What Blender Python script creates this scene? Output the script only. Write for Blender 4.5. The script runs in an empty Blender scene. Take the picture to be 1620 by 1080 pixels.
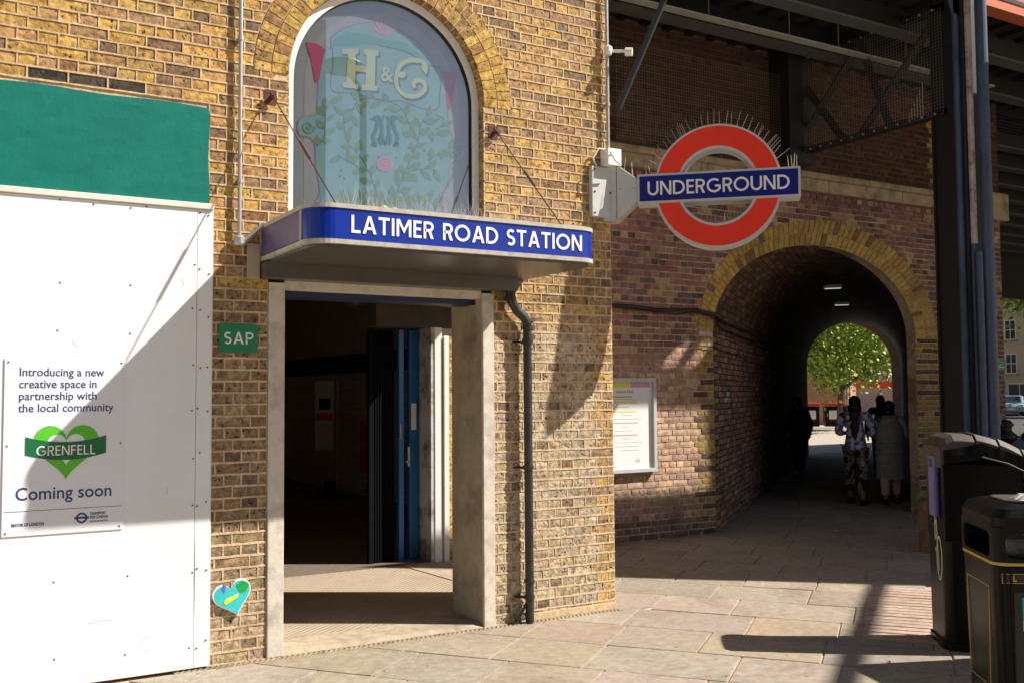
import bpy, bmesh, math, random
from math import sin, cos, radians, pi, sqrt, atan2, atan, degrees
from mathutils import Vector, Matrix
random.seed(7)
S = bpy.context.scene
COL = S.collection
# ------------------------------------------------------------------ camera, sky, sun, exposure
FPX = 1575.0
cam_pos = Vector((-4.757, -6.492, 1.7))
th = radians(59.5); pitch = atan(84 / FPX); roll = atan(0.007)
f0 = Vector((cos(th), sin(th), 0)); r0 = Vector((sin(th), -cos(th), 0)); u0 = Vector((0, 0, 1))
fwd = f0 * cos(pitch) + u0 * sin(pitch); up_ = -f0 * sin(pitch) + u0 * cos(pitch)
rgt = r0 * cos(roll) - up_ * sin(roll); upv = up_ * cos(roll) + r0 * sin(roll)
cd = bpy.data.cameras.new('camera'); cam = bpy.data.objects.new('camera', cd); COL.objects.link(cam)
M = Matrix((rgt, upv, -fwd)).transposed().to_4x4(); M.translation = cam_pos
cam.matrix_world = M
cd.sensor_width = 36; cd.lens = 36 * FPX / 1620; cd.clip_start = 0.05; cd.clip_end = 2000
S.camera = cam
S.cycles.max_bounces = 12; S.cycles.diffuse_bounces = 8
SUNV = Vector((1.6, -1.02, 1.77)).normalized()          # towards the sun
elev = math.asin(SUNV.z); azim = atan2(SUNV.x, SUNV.y)
w = bpy.data.worlds.new('World'); S.world = w; w.use_nodes = True
nt = w.node_tree; nt.nodes.clear()
sk = nt.nodes.new('ShaderNodeTexSky'); sk.sky_type = 'NISHITA'; sk.sun_disc = False
sk.sun_elevation = elev; sk.sun_rotation = azim; sk.air_density = 1.0; sk.dust_density = 1.2; sk.ozone_density = 1.0
bg = nt.nodes.new('ShaderNodeBackground'); bg.inputs[1].default_value = 0.05
wo = nt.nodes.new('ShaderNodeOutputWorld')
nt.links.new(sk.outputs[0], bg.inputs[0]); nt.links.new(bg.outputs[0], wo.inputs[0])
ld = bpy.data.lights.new('sun', 'SUN'); ld.energy = 5.0; ld.angle = radians(0.55); ld.color = (1.0, 0.93, 0.82)
lo = bpy.data.objects.new('sun', ld); COL.objects.link(lo)
lo.rotation_euler = SUNV.to_track_quat('Z', 'Y').to_euler()
S.view_settings.view_transform = 'Standard'; S.view_settings.look = 'None'
S.view_settings.exposure = 0.75; S.view_settings.gamma = 1.0; S.view_settings.use_curve_mapping = False

def project(p):
    v = Vector(p) - cam_pos; z = v.dot(fwd)
    if z < 0.1: return None
    return (810 + FPX * v.dot(rgt) / z, 540 - FPX * v.dot(upv) / z, z)

# ------------------------------------------------------------------ materials
def mat(name, col=(.5, .5, .5), rough=.8, metal=0, noise=0.0, nscale=8, bump=0.0, bscale=40, attr=False, coat=0,
        stain=None, stain_scale=1.5, stain_amt=.5, spec=.5, extra=None):
    m = bpy.data.materials.new(name); m.use_nodes = True
    n = m.node_tree.nodes; l = m.node_tree.links; n.clear()
    out = n.new('ShaderNodeOutputMaterial'); b = n.new('ShaderNodeBsdfPrincipled'); l.new(b.outputs[0], out.inputs[0])
    b.inputs['Roughness'].default_value = rough; b.inputs['Metallic'].default_value = metal
    b.inputs['Specular IOR Level'].default_value = spec
    if coat: b.inputs['Coat Weight'].default_value = coat; b.inputs['Coat Roughness'].default_value = .08
    g = n.new('ShaderNodeNewGeometry'); pos = g.outputs['Position']
    if attr:
        a = n.new('ShaderNodeAttribute'); a.attribute_name = 'Col'; c = a.outputs['Color']
    else:
        rgb = n.new('ShaderNodeRGB'); rgb.outputs[0].default_value = (*col, 1); c = rgb.outputs[0]
    if stain:
        t = n.new('ShaderNodeTexNoise'); t.inputs['Scale'].default_value = stain_scale; t.inputs['Detail'].default_value = 8
        t.inputs['Roughness'].default_value = .65; l.new(pos, t.inputs['Vector'])
        mr = n.new('ShaderNodeMapRange'); mr.inputs[1].default_value = .48; mr.inputs[2].default_value = .68
        mr.inputs[4].default_value = stain_amt; l.new(t.outputs[0], mr.inputs[0])
        mx = n.new('ShaderNodeMix'); mx.data_type = 'RGBA'; l.new(mr.outputs[0], mx.inputs[0]); l.new(c, mx.inputs[6])
        mx.inputs[7].default_value = (*stain, 1); c = mx.outputs[2]
    if noise:
        t = n.new('ShaderNodeTexNoise'); t.inputs['Scale'].default_value = nscale; t.inputs['Detail'].default_value = 10
        t.inputs['Roughness'].default_value = .7; l.new(pos, t.inputs['Vector'])
        mr = n.new('ShaderNodeMapRange'); mr.inputs[1].default_value = .3; mr.inputs[2].default_value = .7
        mr.inputs[3].default_value = 1 - noise; mr.inputs[4].default_value = 1 + noise; l.new(t.outputs[0], mr.inputs[0])
        mx = n.new('ShaderNodeVectorMath'); mx.operation = 'SCALE'; l.new(c, mx.inputs[0]); l.new(mr.outputs[0], mx.inputs[3])
        c = mx.outputs[0]
    l.new(c, b.inputs['Base Color'])
    if bump:
        t = n.new('ShaderNodeTexNoise'); t.inputs['Scale'].default_value = bscale; t.inputs['Detail'].default_value = 9
        t.inputs['Roughness'].default_value = .7; l.new(pos, t.inputs['Vector'])
        bp = n.new('ShaderNodeBump'); bp.inputs['Strength'].default_value = 1; bp.inputs['Distance'].default_value = bump
        l.new(t.outputs[0], bp.inputs['Height']); l.new(bp.outputs[0], b.inputs['Normal'])
    if extra: extra(m, n, l, b, pos, c)
    return m

def gum(m, n, l, b, pos, c):
    # flattened gum spots and small grit on the paving
    v = n.new('ShaderNodeTexVoronoi'); v.inputs['Scale'].default_value = 5.5; l.new(pos, v.inputs['Vector'])
    mr = n.new('ShaderNodeMapRange'); mr.inputs[1].default_value = .055; mr.inputs[2].default_value = .085; mr.inputs[3].default_value = .55; mr.inputs[4].default_value = 1; l.new(v.outputs['Distance'], mr.inputs[0])
    v2 = n.new('ShaderNodeTexVoronoi'); v2.inputs['Scale'].default_value = 38; l.new(pos, v2.inputs['Vector'])
    m2 = n.new('ShaderNodeMapRange'); m2.inputs[1].default_value = .10; m2.inputs[2].default_value = .2; m2.inputs[3].default_value = .7; m2.inputs[4].default_value = 1; l.new(v2.outputs['Distance'], m2.inputs[0])
    ml = n.new('ShaderNodeMath'); ml.operation = 'MULTIPLY'; l.new(mr.outputs[0], ml.inputs[0]); l.new(m2.outputs[0], ml.inputs[1])
    sc = n.new('ShaderNodeVectorMath'); sc.operation = 'SCALE'; l.new(c, sc.inputs[0]); l.new(ml.outputs[0], sc.inputs[3]); l.new(sc.outputs[0], b.inputs['Base Color'])

def pits(m, n, l, b, pos, c):
    # dark pits and soot spots of old stock brick
    v = n.new('ShaderNodeTexVoronoi'); v.inputs['Scale'].default_value = 26; v.inputs['Randomness'].default_value = 1
    t = n.new('ShaderNodeTexNoise'); t.inputs['Scale'].default_value = 22; t.inputs['Detail'].default_value = 6; l.new(pos, t.inputs['Vector'])
    mv = n.new('ShaderNodeVectorMath'); mv.operation = 'MULTIPLY_ADD'; l.new(t.outputs['Color'], mv.inputs[0]); mv.inputs[1].default_value = (.05, .05, .05); l.new(pos, mv.inputs[2])
    l.new(mv.outputs[0], v.inputs['Vector'])
    mr = n.new('ShaderNodeMapRange'); mr.inputs[1].default_value = .10; mr.inputs[2].default_value = .30; mr.inputs[3].default_value = .12; mr.inputs[4].default_value = 1
    l.new(v.outputs['Distance'], mr.inputs[0])
    t2 = n.new('ShaderNodeTexNoise'); t2.inputs['Scale'].default_value = 7; t2.inputs['Detail'].default_value = 5; l.new(pos, t2.inputs['Vector'])
    m2 = n.new('ShaderNodeMapRange'); m2.inputs[1].default_value = .42; m2.inputs[2].default_value = .54; l.new(t2.outputs[0], m2.inputs[0])
    mix = n.new('ShaderNodeMix'); mix.data_type = 'FLOAT'; l.new(m2.outputs[0], mix.inputs[0]); mix.inputs[2].default_value = 1; l.new(mr.outputs[0], mix.inputs[3])
    t3 = n.new('ShaderNodeTexNoise'); t3.inputs['Scale'].default_value = 11; t3.inputs['Detail'].default_value = 9; t3.inputs['Roughness'].default_value = .75; l.new(pos, t3.inputs['Vector'])
    m3 = n.new('ShaderNodeMapRange'); m3.inputs[1].default_value = .52; m3.inputs[2].default_value = .66; m3.inputs[3].default_value = 1; m3.inputs[4].default_value = .30; l.new(t3.outputs[0], m3.inputs[0])
    pm = n.new('ShaderNodeMath'); pm.operation = 'MULTIPLY'; l.new(mix.outputs[0], pm.inputs[0]); l.new(m3.outputs[0], pm.inputs[1])
    sc = n.new('ShaderNodeVectorMath'); sc.operation = 'SCALE'; l.new(c, sc.inputs[0]); l.new(pm.outputs[0], sc.inputs[3])
    l.new(sc.outputs[0], b.inputs['Base Color'])
    # coarse erosion relief
    bt = n.new('ShaderNodeTexNoise'); bt.inputs['Scale'].default_value = 34; bt.inputs['Detail'].default_value = 10; bt.inputs['Roughness'].default_value = .72; l.new(pos, bt.inputs['Vector'])
    ad = n.new('ShaderNodeMath'); ad.operation = 'MULTIPLY_ADD'; l.new(mix.outputs[0], ad.inputs[0]); ad.inputs[1].default_value = .5; l.new(bt.outputs[0], ad.inputs[2])
    bp = n.new('ShaderNodeBump'); bp.inputs['Distance'].default_value = .016; bp.inputs['Strength'].default_value = 1; l.new(ad.outputs[0], bp.inputs['Height'])
    l.new(bp.outputs[0], b.inputs['Normal'])

M_ = {}
M_['brick'] = mat('stock_brick', attr=True, rough=.95, noise=.62, nscale=24, stain=(.20, .14, .085), stain_scale=.9, stain_amt=.5, extra=pits, spec=.2)
M_['mortar'] = mat('lime_mortar', (.66, .48, .30), .95, noise=.28, nscale=24, bump=.008, bscale=60, stain=(.30, .21, .13), stain_scale=2.5, stain_amt=.6, spec=.2)
M_['mortar_dark'] = mat('sooty_mortar', (.52, .43, .33), .95, noise=.35, nscale=12, bump=.006, bscale=50, stain=(.07, .05, .04), stain_scale=1.2, stain_amt=.7, spec=.2)
M_['brick_dull'] = mat('sooty_brick', attr=True, rough=.95, noise=.4, nscale=14, bump=.006, bscale=50, stain=(.09, .07, .06), stain_scale=1.1, stain_amt=.4, spec=.15)
M_['slab'] = mat('paving_stone', attr=True, rough=.85, noise=.26, nscale=14, bump=.003, bscale=90, stain=(.20, .16, .12), stain_scale=1.7, stain_amt=.55, spec=.3, extra=gum)
M_['joint'] = mat('paving_joint', (.52, .43, .32), .95, noise=.3, bump=.003, bscale=80)
M_['green'] = mat('green_render', (.003, .145, .118), .85, noise=.10, nscale=5, bump=.004, bscale=14, stain=(.006, .175, .14), stain_scale=3, stain_amt=.6, spec=.25)
M_['board'] = mat('white_board', (.78, .80, .84), .5, noise=.02, nscale=3, bump=.0012, bscale=3, stain=(.69, .71, .73), stain_scale=1.6, stain_amt=.35)
M_['board2'] = mat('white_board_joint_strip', (.82, .82, .82), .45, noise=.03, nscale=4)
M_['alu'] = mat('white_trim', (.72, .69, .62), .5, noise=.12, nscale=20, stain=(.4, .36, .3), stain_scale=8)
M_['poster'] = mat('poster_white', (.74, .77, .84), .35, noise=.02, nscale=3)
M_['navy'] = mat('navy_ink', (.02, .05, .17), .5)
M_['black'] = mat('black_paint', (.012, .012, .013), .45, noise=.3, nscale=12)
M_['hgreen'] = mat('heart_green', (.10, .50, .03), .4)
M_['dgreen'] = mat('ribbon_green', (.004, .14, .05), .4)
M_['white'] = mat('white_ink', (.82, .82, .82), .5)
M_['signgreen'] = mat('sap_green', (.008, .21, .10), .4, noise=.05)
M_['blue'] = mat('enamel_blue', (.002, .024, .30), .3, noise=.04, nscale=3, stain=(.002, .019, .24), stain_scale=4, coat=.15)
M_['signblue'] = mat('roundel_blue', (.004, .010, .19), .35, noise=.04, nscale=3)
M_['purple'] = mat('weathered_blue', (.10, .075, .19), .35, noise=.15, nscale=4, stain=(.06, .06, .17), stain_scale=3, stain_amt=.8)
M_['red'] = mat('roundel_red', (.86, .040, .010), .4, noise=.05, nscale=10, stain=(.74, .035, .012), stain_scale=3)
M_['signgrey'] = mat('sign_grey', (.52, .54, .55), .45, noise=.08, nscale=10)
M_['trimgrey'] = mat('canopy_trim', (.45, .42, .37), .5, noise=.15, nscale=25, stain=(.2, .17, .13), stain_scale=9)
M_['soffit'] = mat('soffit_grey', (.085, .078, .066), .32, noise=.08, nscale=4, stain=(.06, .052, .044), stain_scale=3, stain_amt=.6)
M_['concrete'] = mat('painted_concrete', (.42, .36, .27), .9, noise=.16, nscale=6, bump=.004, bscale=25, stain=(.19, .14, .12), stain_scale=3.2, stain_amt=.7)
M_['concrete_w'] = mat('worn_white_concrete', (.62, .57, .49), .9, noise=.12, nscale=9, bump=.003, bscale=30, stain=(.28, .25, .22), stain_scale=6, stain_amt=.6)
M_['stone'] = mat('dirty_stone', (.42, .34, .23), .9, noise=.25, nscale=8, bump=.006, bscale=25, stain=(.15, .12, .09), stain_scale=3, stain_amt=.8)
M_['pipe'] = mat('black_iron', (.022, .022, .024), .4, noise=.35, nscale=18, bump=.001, bscale=50, stain=(.07, .06, .05), stain_scale=7, stain_amt=.5)
M_['galv'] = mat('galvanised', (.50, .49, .47), .4, .6, noise=.12, nscale=30)
M_['rust'] = mat('rusty_iron', (.09, .035, .025), .85, noise=.3, nscale=30)
M_['steelblue'] = mat('steel_blue_grey', (.055, .085, .15), .5, noise=.2, nscale=6, stain=(.03, .035, .05), stain_scale=2)
M_['steeldark'] = mat('steel_dark', (.009, .010, .012), .6, noise=.3, nscale=8)
M_['steelpale'] = mat('steel_pale_flange', (.48, .42, .41), .55, noise=.2, nscale=10, stain=(.12, .1, .1), stain_scale=7, stain_amt=.9)
M_['tray'] = mat('tray_grey', (.34, .36, .35), .5, noise=.2, nscale=12, stain=(.15, .15, .14), stain_scale=5)
M_['beam'] = mat('beam_grey', (.075, .085, .085), .6, noise=.2, nscale=6, stain=(.1, .1, .1), stain_scale=2)
M_['deck'] = mat('deck_underside', (.022, .022, .024), .8, noise=.3, nscale=5)
M_['orange'] = mat('red_oxide_steel', (.50, .13, .055), .7, noise=.15, nscale=6, stain=(.3, .08, .04), stain_scale=3)
M_['wire'] = mat('mesh_wire', (.30, .28, .25), .6, .3)
M_['scuff'] = mat('scuff_grey', (.45, .45, .44), .8)
M_['spike'] = mat('bird_spike', (.42, .36, .31), .65, .0)
M_['doorblue'] = mat('door_blue', (.004, .13, .42), .35, noise=.12, nscale=12, coat=.2)
M_['gatedark'] = mat('gate_black', (.005, .006, .008), .85, spec=.1)
M_['plaster'] = mat('hall_plaster', (.62, .52, .45), .9, noise=.1, nscale=3)
M_['tile'] = mat('hall_tile', (.78, .74, .66), .35, noise=.06)
M_['peel'] = mat('peeling_paint', (.52, .56, .60), .8, noise=.12, nscale=8, stain=(.15, .07, .045), stain_scale=4.5, stain_amt=1)
M_['headbrown'] = mat('header_brown', (.055, .045, .036), .8, noise=.3, nscale=5)
M_['frame'] = mat('window_white', (.78, .78, .76), .5, noise=.05)
M_['bin'] = mat('black_plastic', (.0035, .0034, .0034), .36, noise=.35, nscale=6, bump=.001, bscale=60, stain=(.008, .007, .006), stain_scale=4, stain_amt=.6, spec=.2)
M_['bintop'] = mat('dusty_plastic', (.065, .054, .044), .6, noise=.3, nscale=14, stain=(.03, .028, .025), stain_scale=7, stain_amt=.7)
M_['gold'] = mat('gold_line', (.55, .36, .05), .4)
M_['lilac'] = mat('lilac_plastic', (.13, .15, .34), .5, noise=.1)
M_['chalk'] = mat('pale_paint', (.50, .50, .40), .8, noise=.2, nscale=30)
M_['cyan'] = mat('cyan_panel', (.02, .38, .46), .4)
M_['litter'] = mat('litter_plastic', (.22, .25, .25), .3, noise=.6, nscale=14)
M_['asphalt'] = mat('asphalt', (.055, .055, .057), .9, noise=.2, nscale=20, bump=.003, bscale=80)
M_['bark'] = mat('bark', (.12, .09, .06), .9, noise=.3)
M_['leaf'] = mat('leaf_green', attr=True, rough=.5)
M_['glassdark'] = mat('dark_glass', (.03, .035, .04), .08, spec=.8)
M_['heartcyan'] = mat('plaque_cyan', (.04, .52, .56), .35, noise=.12, nscale=18)
M_['yellow'] = mat('yellow_paint', (.75, .70, .05), .4)
M_['leafgreen2'] = mat('green_glaze', (.01, .32, .06), .3, noise=.3, nscale=40)
M_['violet'] = mat('violet_glaze', (.13, .12, .5), .4)
M_['bollard'] = mat('bollard_terracotta', (.24, .14, .085), .9, noise=.3, nscale=14, bump=.004, stain=(.08, .06, .05), stain_scale=5)
M_['skin'] = mat('skin', (.30, .17, .11), .6)
M_['hair'] = mat('black_hair', (.010, .008, .008), .45, noise=.4, nscale=60)
M_['redbin'] = mat('red_lid', (.60, .07, .03), .5)
M_['carpaint'] = mat('pale_blue_car', (.30, .42, .50), .25, coat=.6)
M_['tyre'] = mat('tyre', (.02, .02, .02), .8)
M_['lamp'] = mat('lamp_white', (.75, .75, .72), .3)
def emis(name, col, s):
    m = mat(name, col, .5); b = m.node_tree.nodes['Principled BSDF']
    b.inputs['Emission Color'].default_value = (*col, 1); b.inputs['Emission Strength'].default_value = s
    return m
M_['tube'] = emis('tunnel_tube', (.8, .8, .75), .35)

# fabrics with a pattern
def tiedye(m, n, l, b, pos, c):
    t = n.new('ShaderNodeTexNoise'); t.inputs['Scale'].default_value = 15; t.inputs['Detail'].default_value = 2; l.new(pos, t.inputs['Vector'])
    r = n.new('ShaderNodeValToRGB'); r.color_ramp.elements[0].position = .42; r.color_ramp.elements[1].position = .56
    r.color_ramp.elements[0].color = (.10, .14, .50, 1); r.color_ramp.elements[1].color = (.75, .80, .95, 1)
    l.new(t.outputs[0], r.inputs[0]); l.new(r.outputs[0], b.inputs['Base Color'])
M_['tiedye'] = mat('tie_dye_cloth', rough=.9, extra=tiedye)
def camo(m, n, l, b, pos, c):
    t = n.new('ShaderNodeTexNoise'); t.inputs['Scale'].default_value = 7; t.inputs['Detail'].default_value = 1; l.new(pos, t.inputs['Vector'])
    r = n.new('ShaderNodeValToRGB'); r.color_ramp.interpolation = 'CONSTANT'
    e = r.color_ramp.elements; e[0].color = (.02, .02, .018, 1); e[0].position = 0; e[1].position = .45; e[1].color = (.24, .24, .19, 1)
    x = e.new(.55); x.color = (.09, .10, .07, 1); x = e.new(.62); x.color = (.42, .40, .33, 1)
    l.new(t.outputs[0], r.inputs[0]); l.new(r.outputs[0], b.inputs['Base Color'])
M_['camo'] = mat('camouflage_cloth', rough=.9, extra=camo)
M_['coat'] = mat('padded_coat_grey', (.26, .30, .32), .55, noise=.2, nscale=20)
M_['darkcloth'] = mat('black_cloth', (.012, .012, .014), .9)
M_['pink'] = mat('pale_pink_cloth', (.60, .42, .46), .9)

# ------------------------------------------------------------------ helpers
class MB:
    def __init__(s): s.v = []; s.f = []; s.c = []; s.mi = []; s.col = (1, 1, 1); s.m = 0; s.smooth = False
    def add(s, vs, fs):
        o = len(s.v); s.v += [tuple(p) for p in vs]; s.c += [s.col] * len(vs)
        s.f += [tuple(i + o for i in f) for f in fs]; s.mi += [s.m] * len(fs)
    def box(s, a, b):
        x0, x1 = sorted((a[0], b[0])); y0, y1 = sorted((a[1], b[1])); z0, z1 = sorted((a[2], b[2]))
        s.add([(x0, y0, z0), (x1, y0, z0), (x1, y1, z0), (x0, y1, z0), (x0, y0, z1), (x1, y0, z1), (x1, y1, z1), (x0, y1, z1)],
              [(0, 3, 2, 1), (4, 5, 6, 7), (0, 1, 5, 4), (1, 2, 6, 5), (2, 3, 7, 6), (3, 0, 4, 7)])
    def obox(s, o, U, V, N, u0, u1, v0, v1, n0, n1):
        P = [o + U * u + V * v + N * n for n in (n0, n1) for v in (v0, v1) for u in (u0, u1)]
        s.add(P, [(0, 2, 3, 1), (4, 5, 7, 6), (0, 1, 5, 4), (2, 6, 7, 3), (0, 4, 6, 2), (1, 3, 7, 5)])
    def bar(s, a, b, r, n=4, r2=None, caps=True):
        a = Vector(a); b = Vector(b); d = (b - a)
        if d.length < 1e-6: return
        d.normalize(); r2 = r if r2 is None else r2
        x = d.orthogonal().normalized(); y = d.cross(x)
        vs = []
        for p, rr in ((a, r), (b, r2)):
            for k in range(n):
                t = 2 * pi * k / n + pi / n; vs.append(p + (x * cos(t) + y * sin(t)) * rr)
        fs = [(k, (k + 1) % n, n + (k + 1) % n, n + k) for k in range(n)]
        if caps: fs += [tuple(range(n - 1, -1, -1)), tuple(range(n, 2 * n))]
        s.add(vs, fs)
    def tube(s, pts, r, n=8):
        pts = [Vector(p) for p in pts]
        rr = r if isinstance(r, (list, tuple)) else [r] * len(pts)
        vs = []; x = None
        for i, p in enumerate(pts):
            d = (pts[min(i + 1, len(pts) - 1)] - pts[max(i - 1, 0)]).normalized()
            if x is None: x = d.orthogonal().normalized()
            x = (x - d * x.dot(d)).normalized(); y = d.cross(x)
            for k in range(n):
                t = 2 * pi * k / n; vs.append(p + (x * cos(t) + y * sin(t)) * rr[i])
        fs = []
        for i in range(len(pts) - 1):
            for k in range(n):
                fs.append((i * n + k, i * n + (k + 1) % n, (i + 1) * n + (k + 1) % n, (i + 1) * n + k))
        fs += [tuple(range(n - 1, -1, -1)), tuple(range((len(pts) - 1) * n, len(pts) * n))]
        s.add(vs, fs)
    def prism(s, poly, o, U, V, N, n0, n1):
        # poly in (u,v), counter-clockwise seen against N
        k = len(poly)
        vs = [o + U * a + V * b + N * n0 for a, b in poly] + [o + U * a + V * b + N * n1 for a, b in poly]
        s.add(vs, [tuple(range(k - 1, -1, -1)), tuple(range(k, 2 * k))] + [(i, (i + 1) % k, k + (i + 1) % k, k + i) for i in range(k)])
    def lathe(s, c, prof, n=16):
        c = Vector(c); vs = []; fs = []
        for r, z in prof:
            for k in range(n):
                t = 2 * pi * k / n; vs.append(c + Vector((r * cos(t), r * sin(t), z)))
        for i in range(len(prof) - 1):
            for k in range(n): fs.append((i * n + k, i * n + (k + 1) % n, (i + 1) * n + (k + 1) % n, (i + 1) * n + k))
        fs += [tuple(range(n - 1, -1, -1)), tuple(range((len(prof) - 1) * n, len(prof) * n))]
        s.add(vs, fs)
    def build(s, name, m, parent=None, smooth=False, bevel=0, kind=None, mats=None):
        me = bpy.data.meshes.new(name)
        off = Vector(parent.location) if parent is not None and parent.type == 'EMPTY' else Vector((0, 0, 0))
        if parent is not None and parent.parent is not None: off = Vector((0, 0, 0))
        me.from_pydata(s.v, [], s.f); me.update()
        a = me.color_attributes.new('Col', 'FLOAT_COLOR', 'POINT')
        flat = []
        for c in s.c: flat += [c[0], c[1], c[2], 1]
        if flat: a.data.foreach_set('color', flat)
        for x in (mats or [m]): me.materials.append(x)
        if mats: me.polygons.foreach_set('material_index', s.mi)
        if smooth:
            me.polygons.foreach_set('use_smooth', [True] * len(me.polygons))
        o = bpy.data.objects.new(name, me); COL.objects.link(o)
        if parent is not None: o.parent = parent; o.matrix_parent_inverse = parent.matrix_world.inverted() if False else Matrix.Translation(-root_loc(parent))
        if kind: o['kind'] = kind
        if bevel:
            md = o.modifiers.new('bevel', 'BEVEL'); md.width = bevel; md.segments = 2; md.limit_method = 'ANGLE'; md.angle_limit = radians(40)
        return o
def root_loc(o):
    # a part's own matrix ends at the world origin, so only a root Empty's location has to be undone
    return Vector(o.location) if o.parent is None else Vector((0, 0, 0))
_pinv = {}
def thing(name, label, cat, loc=(0, 0, 0), group=None):
    o = bpy.data.objects.new(name, None); COL.objects.link(o); o.location = loc; o.empty_display_size = .1
    o['label'] = label; o['category'] = cat
    if group: o['group'] = group
    return o
def tag(o, label, cat, group=None):
    o['label'] = label; o['category'] = cat
    if group: o['group'] = group
    return o
def struct(o): o['kind'] = 'structure'; return o
X, Y, Z = Vector((1, 0, 0)), Vector((0, 1, 0)), Vector((0, 0, 1))
def part(name, m, parent, fn, **k):
    b = MB(); fn(b); return b.build(name, m, parent, **k)
def boxpart(name, m, parent, a, b, **k): return part(name, m, parent, lambda q: q.box(a, b), **k)

# ------------------------------------------------------------------ lettering
def arc(cx, cy, r, a0, a1, n=14): return [(cx + r * cos(radians(a0 + (a1 - a0) * i / n)), cy + r * sin(radians(a0 + (a1 - a0) * i / n))) for i in range(n + 1)]
def glyph(ch, w):
    h = w / 2; L = []; Pg = []
    if ch == 'I': W = w; L = [[(h, 0), (h, 1)]]
    elif ch == 'L': W = .52; L = [[(h, 1), (h, h), (W, h)]]
    elif ch == 'T': W = .66; L = [[(0, 1 - h), (W, 1 - h)], [(W / 2, 0), (W / 2, 1 - h)]]
    elif ch == 'A':
        W = .80; q = w * .56
        Pg = [[(0, 0), (w * 1.1, 0), (W / 2, .78), (W / 2, 1), (W / 2 - q, 1)], [(W, 0), (W / 2 + q, 1), (W / 2, 1), (W / 2, .78), (W - w * 1.1, 0)]]
        L = [[(.2, .30), (W - .2, .30)]]
    elif ch == 'M':
        W = .90; L = [[(h, 0), (h, 1)], [(W - h, 0), (W - h, 1)]]
        Pg = [[(w * .2, 1), (W / 2, .18), (W / 2, .46), (w * 1.25, 1)], [(W - w * .2, 1), (W - w * 1.25, 1), (W / 2, .46), (W / 2, .18)]]
    elif ch == 'N':
        W = .76; L = [[(h, 0), (h, 1)], [(W - h, 0), (W - h, 1)]]; Pg = [[(0, 1), (W - w * 1.15, 0), (W, 0), (w * 1.15, 1)]]
    elif ch in 'EF':
        W = .50; L = [[(W, 1 - h), (h, 1 - h), (h, h if ch == 'E' else 0)] + ([(W, h)] if ch == 'E' else []), [(h, .52), (W * .92, .52)]]
    elif ch in 'RP':
        W = .62 if ch == 'R' else .58; r = .235 - h * .2
        L = [[(h, 0), (h, 1 - h), (.33, 1 - h)] + arc(.33, 1 - h - r, r, 90, -90)[1:] + [(h, 1 - h - 2 * r)]]
        if ch == 'R': Pg = [[(.26, .50), (W - w * 1.15, 0), (W, 0), (.26 + w * 1.1, .50)]]
    elif ch == 'D':
        W = .80; r = .5 - h; L = [[(h, h), (W - .5, h)] + arc(W - .5, .5, r, -90, 90, 20)[1:] + [(h, 1 - h), (h, h), (h + .05, h)]]
    elif ch == 'O': W = 1.0; L = [arc(.5, .5, .5 - h, 0, 360, 36)]
    elif ch == 'C': W = .86; L = [arc(.5, .5, .5 - h, 48, 312, 28)]
    elif ch == 'G': W = .95; L = [arc(.5, .5, .5 - h, 48, 330, 28) + [(.93 - h, .47), (.55, .47)]]
    elif ch == 'U':
        W = .74; r = W / 2 - h; L = [[(h, 1), (h, r + h)] + arc(W / 2, r + h, r, 180, 360, 18)[1:] + [(W - h, 1)]]
    elif ch == 'S':
        W = .56; ra = .5 - .5 * (.53) + 0; ra = (.5 - h) / 2 + .0
        L = [arc(.28, 1 - h - ra, ra * .98, 35, 270, 16) + arc(.28, h + ra, ra * 1.0, 90, -145, 16)[1:]]
    else: W = .3
    return W, L, Pg
def smooth(pts, k=5):
    if len(pts) < 3: return pts
    closed = pts[0] == pts[-1]; out = []
    for i in range(len(pts) - 1):
        p0 = pts[i - 1] if i else (pts[-2] if closed else pts[0]); p1 = pts[i]; p2 = pts[i + 1]; p3 = pts[i + 2] if i + 2 < len(pts) else (pts[1] if closed else pts[-1])
        for j in range(k):
            t = j / k
            out.append(tuple(.5 * (2 * p1[c] + (p2[c] - p0[c]) * t + (2 * p0[c] - 5 * p1[c] + 4 * p2[c] - p3[c]) * t * t + (3 * p1[c] - p0[c] - 3 * p2[c] + p3[c]) * t ** 3) for c in (0, 1)))
    return out + [pts[-1]]
def strokes(b, text, height, o, U, V, N, n0, weight=.15, gap=.15, space=.36, width=None, thick=.002, word=None):
    adv = [];
    for ch in text: adv.append(space if ch == ' ' else glyph(ch, weight)[0])
    total = sum(adv) + gap * (len(text) - 1)
    sx = height if width is None else width / total
    x = 0; wi = 0
    for ch, a in zip(text, adv):
        wi += ch == ' '
        if ch != ' ' and (word is None or wi == word):
            W, L, Pg = glyph(ch, weight)
            for k, pl in enumerate(L):
                ribbon(b, [((x + p[0]) * sx, p[1] * height) for p in pl], weight * (sx + height) / 2, o, U, V, N, n0, n0 + thick + .0003 * k)
            for k, pg in enumerate(Pg):
                b.prism([((x + p[0]) * sx, p[1] * height) for p in pg] if area(pg) > 0 else [((x + p[0]) * sx, p[1] * height) for p in pg][::-1], o, U, V, N, n0, n0 + thick + .0009 + .0003 * k)
        x += a + gap
    return total * sx
def area(p): return sum(p[i][0] * p[(i + 1) % len(p)][1] - p[(i + 1) % len(p)][0] * p[i][1] for i in range(len(p))) / 2
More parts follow.
